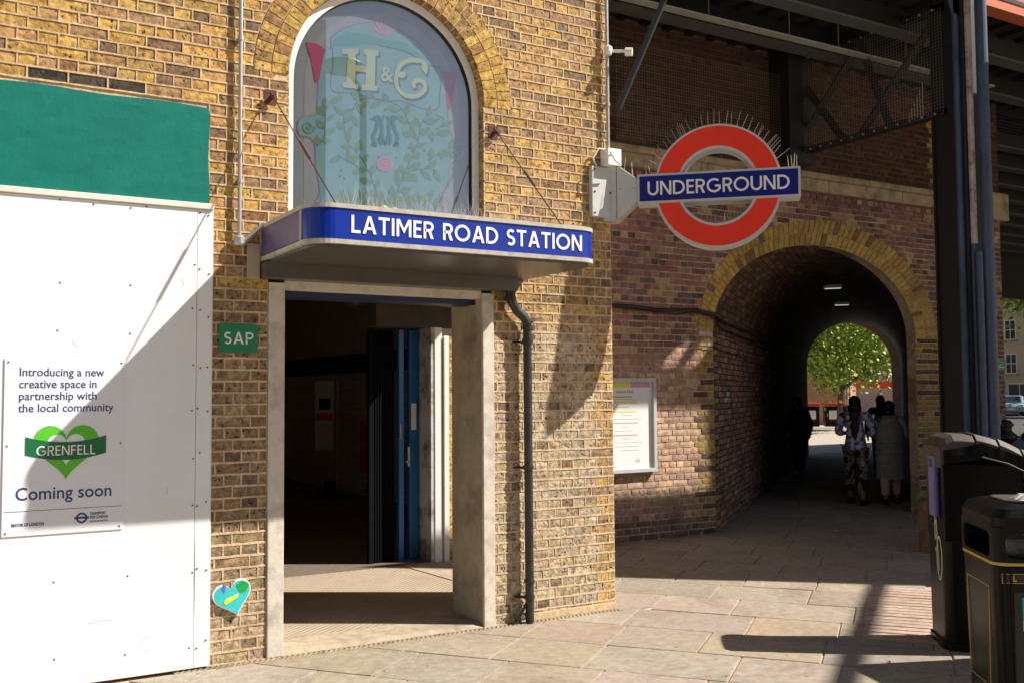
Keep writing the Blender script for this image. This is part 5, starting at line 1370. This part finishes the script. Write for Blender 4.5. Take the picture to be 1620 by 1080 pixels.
def bag(b):
    rnd = random.Random(6)
    c = O2b + AX * Wb / 2 + AY * Db / 2 + Z * .93; n, m = 12, 8; vs = []
    for j in range(m + 1):
        for i in range(n):
            t_ = 2 * pi * i / n; p_ = pi * j / m; r = 1 + rnd.uniform(-.13, .13)
            vs.append(c + (AX * cos(t_) * .24 * sin(p_) + AY * sin(t_) * .20 * sin(p_)) * r + Z * cos(p_) * .11)
    b.add(vs, [(j * n + i, j * n + (i + 1) % n, (j + 1) * n + (i + 1) % n, (j + 1) * n + i) for j in range(m) for i in range(n)])
tag(part('rubbish_bag', M_['litter'], None, bag), 'crumpled grey plastic rubbish filling the litter bin opening', 'rubbish')
P0 = O2 - AY * .012
part('name_plate', M_['black'], lb, lambda b: b.obox(P0, AX, Z, -AY, .012, .50, .755, .81, 0, .006))
part('plate_border', M_['gold'], lb, lambda b: ribbon(b, [(.015, .758), (.497, .758), (.497, .807), (.015, .807), (.015, .758)], .003, P0, AX, Z, -AY, .006, .0075))
b = MB(); strokes(b, 'LITTER', .032, P0 + AX * .068 + Z * .767, AX, Z, -AY, .006, weight=.19, gap=1.2, width=.33, thick=.0015); b.build('lettering', M_['gold'], lb)
part('poster_recess', M_['black'], lb, lambda b: b.obox(P0, AX, Z, -AY, .07, .52, .18, .71, 0, .004), bevel=.002)
part('poster_panel', M_['cyan'], lb, lambda b: b.obox(P0, AX, Z, -AY, .11, .48, .56, .68, .0041, .0065))
part('poster_panel_text', M_['white'], lb, lambda b: (b.obox(P0, AX, Z, -AY, .125, .36, .635, .645, .0066, .0075), b.obox(P0, AX, Z, -AY, .125, .40, .60, .608, .0066, .0075)))
part('poster_panel_lower', M_['chalk'], lb, lambda b: b.obox(P0, AX, Z, -AY, .11, .48, .50, .559, .0041, .0065))
part('side_panel_frame', M_['gold'], lb, lambda b: ribbon(b, [(.12, .16), (.44, .16), (.46, .72), (.10, .72), (.12, .16)], .004, O2 - AX * .012, AY, Z, -AX, 0, .004))
for i in range(3): part('corner_flute', M_['bin'], lb, lambda b: b.bar(O2 + AX * (.012 + .03 * i) - AY * .006 + Z * .06, O2 + AX * (-.002 + .03 * i) - AY * .018 + Z * .83, .007, 6))
for (u, v, s_) in ((.16, .22, .02), (.24, .2, .012), (.33, .15, .024), (.12, .33, .01), (.36, .32, .014)):
    pass
dots = MB(); rnd = random.Random(12)
for k in range(9):
    c = O2b + AX * rnd.uniform(.06, .55) + AY * rnd.uniform(.03, .09) + Z * 1.147; r = rnd.uniform(.005, .013)
    dots.bar(c, c + Z * .006, r, 7)
dots.build('droppings', M_['white'], lb, kind='stuff')

for o in list(bpy.data.objects):
    if o.parent is lb or o.name in ('litter_wrapper', 'rubbish_bag'):
        for v_ in o.data.vertices: v_.co.z *= .943
ct = thing('unseen_shade_box', 'unseen dark box added right of the litter bin to shade the paving', 'cabinet', (2.0, -3.4, 0))  # added box out of view, there only to shade the lower right paving
cu = Vector((.93, -.366, 0)).normalized(); cv = Vector((-.366, -.93, 0))
part('cabinet_body', M_['bin'], ct, lambda b: b.obox(Vector((1.607, -2.983, 0)), cu, cv, Z, 0, .85, 0, .42, .0, 1.44), bevel=.01); part('cabinet_cap', M_['bintop'], ct, lambda b: b.obox(Vector((1.607, -2.983, 0)), cu, cv, Z, -.02, .87, -.02, .44, 1.441, 1.5), bevel=.01)
# brick coloured bollard
bo = thing('stone_bollard', 'short round terracotta bollard standing left of the black bin', 'bollard', (4.52, .48, 0))
part('shaft', M_['bollard'], bo, lambda b: b.lathe((4.56, .45, 0), [(.17, 0), (.17, .46), (.16, .50), (.12, .53), (.0, .54)], 24), smooth=False)
# iron bollards by the street
for i, (x, y, h) in enumerate(((8.1, 1.95, 1.30), (8.45, 1.75, 1.26))):
    t = thing('iron_bollard', ['left of two ornate black iron bollards by the column', 'right of two ornate black iron bollards by the column'][i], 'bollard', (x, y, 0), 'ornate iron bollards by the column')
    part('post', M_['black'], t, lambda b: b.lathe((x, y, 0), [(.14, 0), (.14, .12), (.08, .16), (.075, .75), (.13, .80), (.14, .86), (.09, .92), (.08, .98), (.15, 1.03), (.16, 1.10), (.10, 1.15), (.09, 1.20), (.13, 1.24), (.08, h), (.0, h + .02)], 16), smooth=True)
gr = thing('guard_rail', 'black railing between the iron bollards and the street', 'railing', (8.9, 1.6, 0))
part('top_rail', M_['black'], gr, lambda b: b.bar((8.6, 1.7, .95), (11.2, .3, .95), .035, 8)); part('lower_rail', M_['black'], gr, lambda b: b.bar((8.6, 1.7, .35), (11.2, .3, .35), .03, 8))
for k in range(9): part('baluster', M_['black'], gr, lambda b: b.bar((8.7 + k * .28, 1.65 - k * .151, .35), (8.7 + k * .28, 1.65 - k * .151, .95), .014, 6))
# small litter on the pavement
rnd = random.Random(44)
for i, (x, y) in enumerate(((.95, -2.05), (1.35, -1.35), (4.9, 2.1), (3.9, 1.9), (1.25, -2.4), (.5, -2.2))):
    def scrap(b, x=x, y=y):
        s_ = .02; b.add([(x + rnd.uniform(-s_, s_) * 1.6, y + rnd.uniform(-s_, s_) * 1.6, .004 + rnd.random() * .014) for _ in range(5)], [(0, 1, 2), (0, 2, 3), (0, 3, 4)])
    lbs = ['curled dry leaf on the paving close beside the litter bin', 'pale scrap of paper on the paving left of the tall bin', 'white scrap lying near the tunnel mouth', 'second pale scrap on the shaded paving before the tunnel', 'brown leaf at the foot of the litter bin', 'small dark leaf in front of the litter bin']
    tag(part('litter_scrap' if i in (1, 2, 3) else 'fallen_leaf', M_['white'] if i in (1, 2, 3) else M_['rust'], None, scrap), lbs[i], 'litter' if i in (1, 2, 3) else 'leaf')

# ------------------------------------------------------------------ PEOPLE
def skin(name, joints, edges, m, parent=None, levels=1, root=0):
    me = bpy.data.meshes.new(name); me.from_pydata([j[:3] for j in joints], edges, []); me.update()
    o = bpy.data.objects.new(name, me); COL.objects.link(o)
    md = o.modifiers.new('skin', 'SKIN'); sv = me.skin_vertices[0].data if me.skin_vertices else None
    if sv is None:
        bm = bmesh.new(); bm.from_mesh(me); ly = bm.verts.layers.skin.verify(); bm.to_mesh(me); bm.free(); sv = me.skin_vertices[0].data
    for i, j in enumerate(joints): sv[i].radius = (j[3], j[4] if len(j) > 4 else j[3]); sv[i].use_root = (i == root)
    md.use_smooth_shade = True
    s2 = o.modifiers.new('sub', 'SUBSURF'); s2.levels = levels; s2.render_levels = levels
    dg = bpy.context.evaluated_depsgraph_get(); nm = bpy.data.meshes.new_from_object(o.evaluated_get(dg))
    bpy.data.objects.remove(o)
    nm.materials.clear(); nm.materials.append(m); nm.name = name
    o = bpy.data.objects.new(name, nm); COL.objects.link(o)
    if parent is not None: o.parent = parent
    return o
def person(loc, yaw, h, label, top, legs, toplen='short', hair='long', lean=0, step=.16, bulky=1.0, hood=False, arms='down', shoe='black'):
    t = thing('person', label, 'person', loc); t.rotation_euler = (0, 0, yaw)
    k = h / 1.65
    # local: +x = walking direction, y = left
    J = [(0, 0, .90, .125, .15), (0, 0, 1.08, .105, .13), (.01, 0, 1.26, .095, .13), (.02, 0, 1.38, .05, .07), (.03, 0, 1.45, .045, .045), (.045, 0, 1.54, .085, .075), (.05, 0, 1.60, .075, .07)]
    E = [(0, 1), (1, 2), (2, 3), (3, 4), (4, 5), (5, 6)]
    for s in (-1, 1):
        b0_ = len(J); st = step * s
        J += [(0, .09 * s, .84, .10), (st * .5, .09 * s, .48, .062), (st, .09 * s, .09, .042), (st + .09, .10 * s, .04, .035, .04), (st + .15, .10 * s, .035, .03, .036)]
        E += [(0, b0_), (b0_, b0_ + 1), (b0_ + 1, b0_ + 2), (b0_ + 2, b0_ + 3), (b0_ + 3, b0_ + 4)]
        a0_ = len(J)
        if arms == 'down': J += [(.01, .18 * s, 1.32, .045), (-.04 * s, .25 * s, 1.08, .042), (.04, .26 * s, .88, .032), (.06, .255 * s, .80, .032, .022), (.075, .25 * s, .73, .018, .018)]
        else: J += [(.01, .18 * s, 1.32, .045), (.03, .25 * s, 1.10, .042), (.22, .17 * s, 1.08, .034), (.28, .13 * s, 1.09, .030, .02), (.33, .10 * s, 1.10, .018)]
        E += [(3, a0_), (a0_, a0_ + 1), (a0_ + 1, a0_ + 2), (a0_ + 2, a0_ + 3), (a0_ + 3, a0_ + 4)]
    J = [(j[0] * k, j[1] * k, j[2] * k) + tuple(r * k for r in j[3:]) for j in J]
    skin('body', J, E, M_['skin'], t, 2)
    # trousers
    Tr = [(0, 0, .93, .135 * bulky, .165 * bulky)]; Te = []
    for s in (-1, 1):
        b0_ = len(Tr); st = step * s
        Tr += [(0, .09 * s, .82, .115 * bulky), (st * .5, .09 * s, .48, .085 * bulky), (st, .09 * s, .13, .075 * bulky)]; Te += [(0, b0_), (b0_, b0_ + 1), (b0_ + 1, b0_ + 2)]
    skin('trousers', [(j[0] * k, j[1] * k, j[2] * k) + tuple(r * k for r in j[3:]) for j in Tr], Te, legs, t, 2)
    z0 = .80 if toplen == 'short' else .9
    Tp = [(0, 0, 1.10, .13 * bulky, .165 * bulky), (0, 0, z0 + .1, (.145 if toplen == 'short' else .17) * bulky, .18 * bulky), (0, 0, z0, .14 * bulky if toplen == 'short' else .175, .185 * bulky), (.01, 0, 1.28, .125 * bulky, .175 * bulky), (.02, 0, 1.39, .085, .12)]; Te = [(0, 1), (1, 2), (0, 3), (3, 4)]
    for s in (-1, 1):
        a0_ = len(Tp)
        if arms == 'down': Tp += [(.01, .20 * s, 1.34, .075), (-.04 * s, .26 * s, 1.08, .065), (.03, .27 * s, .92, .055)]
        else: Tp += [(.01, .20 * s, 1.34, .075), (.03, .26 * s, 1.10, .065), (.18, .19 * s, 1.08, .05)]
        Te += [(4, a0_), (a0_, a0_ + 1), (a0_ + 1, a0_ + 2)]
    skin('top', [(j[0] * k, j[1] * k, j[2] * k) + tuple(r * k for r in j[3:]) for j in Tp], Te, top, t, 2)
    if toplen == 'long':
        b = MB(); n = 24; rows = 66; vs = []
        for j in range(rows + 1):
            z = .40 + (1.36 - .40) * j / rows
            base = .20 - .035 * max(0, (z - .95)) if z < 1.25 else .19 - (z - 1.25) * .7
            r_ = (base + .016 * abs(sin(pi * (z - .40) / .125)) ** .6) * k
            for i in range(n): a = 2 * pi * i / n; vs.append((.01 + r_ * .82 * cos(a), r_ * 1.08 * sin(a), z * k))
        b.add(vs, [(j * n + i, j * n + (i + 1) % n, (j + 1) * n + (i + 1) % n, (j + 1) * n + i) for j in range(rows) for i in range(n)] + [tuple(range(n - 1, -1, -1)), tuple(range(rows * n, rows * n + n))])
        o = b.build('quilted_coat', top, None, smooth=True); o.parent = t
    if hair == 'long': Hj = [(.03, 0, 1.60, .10, .095), (.02, 0, 1.63, .085, .085), (-.03, 0, 1.50, .085, .11), (-.09, 0, 1.36, .055, .11), (-.12, 0, 1.18, .035, .085), (-.12, 0, 1.08, .015, .05)]
    elif hair == 'cap': Hj = [(.04, 0, 1.58, .105, .10), (.04, 0, 1.63, .085, .085), (.0, 0, 1.50, .085, .085), (.0, 0, 1.44, .07, .08)]
    else: Hj = [(.04, 0, 1.59, .098, .09), (.04, 0, 1.64, .08, .078), (.0, 0, 1.52, .07, .075)]
    Hj = [(j[0] * k, j[1] * k, j[2] * k) + tuple(r * k for r in j[3:]) for j in Hj]
    def ello(b, c, rx, ry, rz, n=16, m=10):
        c = Vector(c) * k; b.add([c + Vector((rx * k * sin(pi * j / m) * cos(2 * pi * i / n), ry * k * sin(pi * j / m) * sin(2 * pi * i / n), rz * k * cos(pi * j / m))) for j in range(m + 1) for i in range(n)], [(j * n + i, (j + 1) * n + i, (j + 1) * n + (i + 1) % n, j * n + (i + 1) % n) for j in range(m) for i in range(n)])
    b = MB(); ello(b, (.055, 0, 1.545), .085, .07, .105); o = b.build('head', M_['skin'], None, smooth=True); o.parent = t
    b = MB(); ello(b, (.030, 0, 1.565), .105, .092, .108)
    if hair == 'long':
        for (cx, cz, rx, ry, rz) in ((-.02, 1.47, .08, .10, .14), (-.07, 1.34, .06, .095, .15), (-.11, 1.20, .045, .065, .15), (-.12, 1.10, .03, .04, .10)): ello(b, (cx, 0, cz), rx, ry, rz)
    else: ello(b, (.0, 0, 1.49), .08, .082, .09)
    o = b.build('hair', M_['hair'], None, smooth=True); o.parent = t
    if 0: skin('hair', Hj, [(0, 1)], M_['hair'], t, 2)
    # face and ears (turned away, kept simple but present)
    b = MB(); fx = .05 * k
    for s in (-1, 1): b.lathe((fx + .068 * k, .03 * s * k, 1.555 * k), [(.002, -.008), (.012, 0), (.002, .008)], 8)
    o = b.build('eyes', M_['black'], None); o.parent = t
    b = MB(); b.bar((fx + .075 * k, 0, 1.55 * k), (fx + .098 * k, 0, 1.515 * k), .007, 6, .013); o = b.build('nose', M_['skin'], None, smooth=True); o.parent = t
    for s in (-1, 1):
        st = step * s; b = MB()
        b.v = []; pts = [(st - .03, .09 * s, .045), (st + .05, .095 * s, .045), (st + .14, .10 * s, .035), (st + .19, .10 * s, .03)]
        b.tube([(p[0] * k, p[1] * k, p[2] * k) for p in pts], [.045 * k, .05 * k, .042 * k, .028 * k], 10)
        o = b.build('shoe', M_[shoe], None, smooth=True); o.parent = t
    return t
yw = radians(38.8)
person((7.52, 4.02, .004), yw, 1.63, 'person with long dark hair, blue tie-dye top and camouflage trousers walking away', M_['tiedye'], M_['camo'], 'short', 'long', step=.14, bulky=1.0, arms='front')
person((7.93, 3.72, .004), yw + .05, 1.55, 'person in a long grey padded coat walking through the tunnel', M_['coat'], M_['pink'], 'long', 'short', step=-.12, bulky=1.0, arms='front')
person((11.75, 7.0, .004), yw, 1.62, 'person in black walking further ahead between the two nearer walkers', M_['darkcloth'], M_['darkcloth'], 'short', 'short')
person((10.35, 7.85, .004), yw + 2.6, 1.6, 'dark clothed person leaning by the left tunnel wall', M_['darkcloth'], M_['darkcloth'], 'short', 'cap', step=.1, bulky=1.1)

# ------------------------------------------------------------------ BEYOND: trees, buildings, bins, car
def tree(loc, h, rad, trunk_h, label, nleaf, seed, zc=None, leafsize=.16, low=None):
    t = thing('tree', label, 'tree', loc); r = random.Random(seed); L = Vector(loc)
    b = MB(); b.tube([L, L + Vector((.05, .02, trunk_h * .5)), L + Vector((.1, -.05, trunk_h)), L + Vector((.0, .1, h * .8))], [.16, .12, .10, .04], 10)
    limbs = []
    for i in range(9):
        a = r.uniform(0, 2 * pi); z = trunk_h * r.uniform(.75, 1.2); e = L + Vector((cos(a) * rad * .7, sin(a) * rad * .7, z + rad * r.uniform(.3, .9))); limbs.append(e)
        b.tube([L + Vector((.08, 0, z)), L + Vector((cos(a) * rad * .35, sin(a) * rad * .35, z + .5)), e], [.06, .04, .015], 6)
    b.build('trunk', M_['bark'], t)
    f = MB(); zc = zc if zc is not None else trunk_h + rad * .75
    cl_ = []
    for i in range(46):
        d = Vector((r.gauss(0, 1), r.gauss(0, 1), r.gauss(0, 1))).normalized() * (r.uniform(.35, 1) * rad); d.z *= (h - zc) / rad if d.z > 0 else (zc - (low or trunk_h * .8)) / rad
        cl_.append((L + Vector((0, 0, zc)) + d, r.uniform(.18, .34) * rad, r.uniform(.7, 1.3)))
    for i in range(nleaf):
        c, cr, br_ = r.choice(cl_)
        p = c + Vector((r.gauss(0, .5), r.gauss(0, .5), r.gauss(0, .5))) * cr
        n = Vector((r.gauss(0, 1), r.gauss(0, 1), r.gauss(.8, 1))).normalized(); u = n.orthogonal().normalized(); u = (Matrix.Rotation(r.uniform(0, 6.28), 3, n) @ u); v = n.cross(u); s = leafsize * r.uniform(.6, 1.25)
        g = 1.5 * br_ * r.uniform(.75, 1.25); f.col = (.17 * g, .24 * g, .03 * g) if r.random() < .75 else (.26 * g, .28 * g, .03 * g)
        f.add([p - u * s * .5, p + v * s * .42, p + u * s * .6, p - v * s * .42], [(0, 1, 2, 3)])
    f.build('crown', M_['leaf'], t)
    return t
tree((30.0, 24.1, 0), 8.4, 3.7, 2.2, 'leafy green tree seen through the tunnel', 26000, 8, zc=4.4, leafsize=.17, low=1.5)
tree((59.5, 29.5, 0), 16, 6.5, 5, 'bright green tree under the bridge at the right edge', 15000, 4, zc=10.0, leafsize=.4, low=6.2)
tree((50, 47, 0), 13, 5, 3, 'far green tree behind the first seen through the tunnel', 6000, 9, zc=6.5, leafsize=.4, low=2.5)
def building(name, label, o, U, wdt, h, dep, wallm, wins, cat='building', door=True, base=None):
    t = thing(name, label, cat, o); N = Vector((U.y, -U.x, 0))
    if N.dot(cam_pos - Vector(o)) < 0: N = -N
    o = Vector(o)
    part('wall', wallm, t, lambda b: b.obox(o, U, Z, N, 0, wdt, 0, h, -dep, 0))
    part('parapet', M_['stone'], t, lambda b: b.obox(o, U, Z, N, -.05, wdt + .05, h, h + .3, -.4, .12))
    for (u, z, ww, hh) in wins:
        w_ = part('window', M_['frame'], t, lambda b: b.obox(o, U, Z, N, u, u + ww, z, z + hh, .001, .05))
        part('pane', M_['glassdark'], w_, lambda b: (b.obox(o, U, Z, N, u + .08, u + ww / 2 - .03, z + .08, z + hh / 2 - .03, .051, .056), b.obox(o, U, Z, N, u + ww / 2 + .03, u + ww - .08, z + .08, z + hh / 2 - .03, .051, .056), b.obox(o, U, Z, N, u + .08, u + ww / 2 - .03, z + hh / 2 + .03, z + hh - .08, .051, .056), b.obox(o, U, Z, N, u + ww / 2 + .03, u + ww - .08, z + hh / 2 + .03, z + hh - .08, .051, .056)))
        part('sill', M_['stone'], w_, lambda b: b.obox(o, U, Z, N, u - .1, u + ww + .1, z - .12, z, .0, .16))
    return t
M_['farbrick'] = mat('far_red_brick', (.46, .22, .13), .9, noise=.15, nscale=3)
M_['farpale'] = mat('far_pale_stucco', (.80, .76, .68), .9, noise=.1)
M_['fartan'] = mat('far_tan_brick', (.60, .47, .34), .9, noise=.12)
# red brick block at the left of the tunnel view
building('brick_house', 'sunlit orange brick house at the left of the tunnel view', (34.0, 33.0, 0), Vector((.62, -.78, 0)).normalized(), 4.6, 9, 8, M_['farbrick'], [(2.9, 3.3, 1.0, 1.6), (2.9, 6.0, 1.0, 1.6)])
building('corner_shop', 'pale shop building with a red awning at the right of the tunnel view', (44.0, 37.0, 0), Vector((.66, -.75, 0)).normalized(), 9, 7.5, 8, M_['farpale'], [(1.0, 3.4, 1.2, 1.6), (4.0, 3.4, 1.2, 1.6), (7, 3.4, 1.2, 1.6)])
aw = thing('shop_awning', 'red awning across the far shopfront in the tunnel view', 'awning', (45, 34, 2))
oa = Vector((43.4, 35.4, 0)); Ua = Vector((.66, -.75, 0)).normalized(); Na = Vector((-.75, -.66, 0)).normalized()
part('cloth', M_['redbin'], aw, lambda b: b.obox(oa, Ua, Z, Na, 0, 8.5, 1.95, 2.35, 0, 1.0)); part('shop_front_band', M_['orange'], aw, lambda b: b.obox(oa, Ua, Z, Na, 3.2, 8.5, 1.3, 1.93, 0, .9))
# right-hand terrace
Ut = Vector((.45, -.89, 0)).normalized()
tw = [(u, z, .9, 1.6) for u in (.6, 2.2, 3.8) for z in (2.9, 5.2)]
building('terraced_house', 'pale grey terraced house at the right edge behind the car', (63.5, 41.5, 0), Ut, 2.3, 8.0, 8, M_['farpale'], [(u, z, .8, 1.6) for u in (.4, 1.4) for z in (.4, 3.0, 5.4)])
building('terraced_house', 'tan brick terraced house at the far right edge with a shopfront', (64.6, 39.4, 0), Ut, 12, 8.4, 8, M_['fartan'], [(.5 + 1.6 * i, z, .8, 1.5) for i in range(7) for z in (3.0, 5.5)] + [(.6, .3, 1.6, 2.0), (3.2, .3, 1.6, 2.0)])
# wheelie bins with red lids
for i, (x, y) in enumerate(((32.0, 27.75), (32.95, 27.05))):
    t = thing('recycling_container', ['left of two grey containers with red lids beyond the tunnel', 'right of two grey containers with red lids beyond the tunnel'][i], 'bin', (x, y, 0), 'red lidded containers beyond the tunnel')
    part('tub', M_['bin'], t, lambda b: b.obox(Vector((x, y, 0)), AX, AY, Z, -.45, .45, -.35, .35, .08, 1.05), bevel=.04)
    part('lid', M_['redbin'], t, lambda b: b.obox(Vector((x, y, 0)), AX, AY, Z, -.49, .49, -.39, .39, 1.052, 1.22), bevel=.03)
    part('label_panel', M_['poster'], t, lambda b: b.obox(Vector((x, y, 0)), AX, Z, -AY, -.28, .28, .45, .85, .351, .356))
    part('label_stripe', M_['redbin'], t, lambda b: b.obox(Vector((x, y, 0)), AX, Z, -AY, -.28, .28, .40, .449, .351, .356))
# street lamp post in the tunnel view
lp = thing('street_pole', 'tall pale pole behind the tree in the tunnel view', 'pole', (33.6, 26.8, 0))
part('pole', M_['galv'], lp, lambda b: b.bar((33.6, 26.8, 0), (33.6, 26.8, 8), .10, 12, .07))
part('pole_base', M_['steelblue'], lp, lambda b: b.bar((33.6, 26.8, 0), (33.6, 26.8, 1.1), .14, 12))
kb = thing('litter_kiosk', 'dark cabinet standing at the right side of the tunnel exit', 'cabinet', (19.6, 11.7, 0))
part('cabinet_body', M_['bin'], kb, lambda b: b.obox(Vector((19.35, 12.05, 0)), AX, AY, Z, -.25, .28, -.2, .2, .02, 1.35), bevel=.03); part('cabinet_cap', M_['bintop'], kb, lambda b: b.obox(Vector((19.35, 12.05, 0)), AX, AY, Z, -.28, .31, -.23, .23, 1.352, 1.40))
# parked car
def car(o, yaw, label, m):
    t = thing('parked_car', label, 'car', o); t.rotation_euler = (0, 0, yaw)
    def add(name, mm, fn, **k):
        b = MB(); fn(b); ob = b.build(name, mm, None, **k); ob.parent = t; return ob
    prof = [(-2.05, .30), (2.05, .30), (2.1, .62), (1.95, .78), (1.15, .90), (.55, 1.38), (-.95, 1.42), (-1.65, .98), (-2.08, .88)]
    def body(b): b.prism(prof, Vector((0, 0, 0)), X, Z, -Y, -.82, .82)
    add('body', m, body, bevel=.07)
    add('side_window', M_['glassdark'], lambda b: b.prism([(1.0, .93), (.50, 1.32), (-.9, 1.36), (-1.42, .97)], Vector((0, 0, 0)), X, Z, -Y, -.826, .826))
    add('windscreen', M_['glassdark'], lambda b: b.add([(1.14, -.68, .93), (1.14, .68, .93), (.60, .58, 1.36), (.60, -.58, 1.36)], [(0, 1, 2, 3)]))
    add('rear_window', M_['glassdark'], lambda b: b.add([(-1.62, -.66, 1.02), (-1.62, .66, 1.02), (-1.02, .58, 1.385), (-1.02, -.58, 1.385)], [(0, 3, 2, 1)]))
    for sx_ in (-1.3, 1.3):
        for sy in (-1, 1):
            w_ = add('wheel', M_['tyre'], lambda b: b.bar((sx_, sy * .66, .31), (sx_, sy * .85, .31), .31, 18))
            add('rim', M_['galv'], lambda b: b.bar((sx_, sy * .851, .31), (sx_, sy * .858, .31), .19, 12)).parent = w_
            w_.children[0].matrix_parent_inverse = Matrix.Identity(4)
    for sy in (-.6, .6): add('headlight', M_['lamp'], lambda b: b.box((2.0, sy - .16, .62), (2.09, sy + .16, .76)))
    for sy in (-.62, .62): add('tail_light', M_['redbin'], lambda b: b.box((-2.1, sy - .12, .72), (-2.02, sy + .12, .90)))
    add('number_plate', M_['white'], lambda b: b.box((2.1, -.25, .42), (2.12, .25, .53)))
    return t
car((61.0, 36.2, 0.012), radians(215), 'pale blue hatchback parked beyond the right brick pier', M_['carpaint'])

# across the road, behind the camera: what the arched window mirrors
R = thing('office_block', 'dark brick block across the road mirrored at the left of the arched window', 'building', (-6, -24, 0))
part('wall', M_['brick_dull'] if False else mat('block_brick', (.09, .075, .065), .9, noise=.2), R, lambda b: b.box((-24, -30, 0), (5.6, -22, 13.2)))
sl = thing('street_lamp', 'street lamp with oval head mirrored in the arched window', 'street lamp', (1.17, -8.0, 0))
part('post', mat('lamp_post_dark', (.07, .065, .05), .6), sl, lambda b: b.bar((1.17, -8.0, 0), (1.17, -8.0, 6.45), .085, 12, .055))
part('arm', M_['pipe'], sl, lambda b: b.tube([(1.17, -8, 6.35), (1.05, -7.95, 6.65), (.75, -7.8, 6.8)], .04, 8))
part('head', mat('lamp_head_olive', (.13, .11, .04), .5), sl, lambda b: b.lathe((.75, -7.8, 6.73), [(.05, 0), (.30, .03), (.36, .09), (.25, .17), (.05, .2)], 20), smooth=True)
# bar added overhead, out of frame, to shade a stripe of paving
tg = part('unseen_shade_bar', M_['steeldark'], None, lambda b: b.bar((8.9, -3.32, 6.08), (4.4, -6.60, 6.08), .082, 4))
tag(tg, 'unseen steel bar added overhead to throw a stripe of shade on the paving', 'beam')
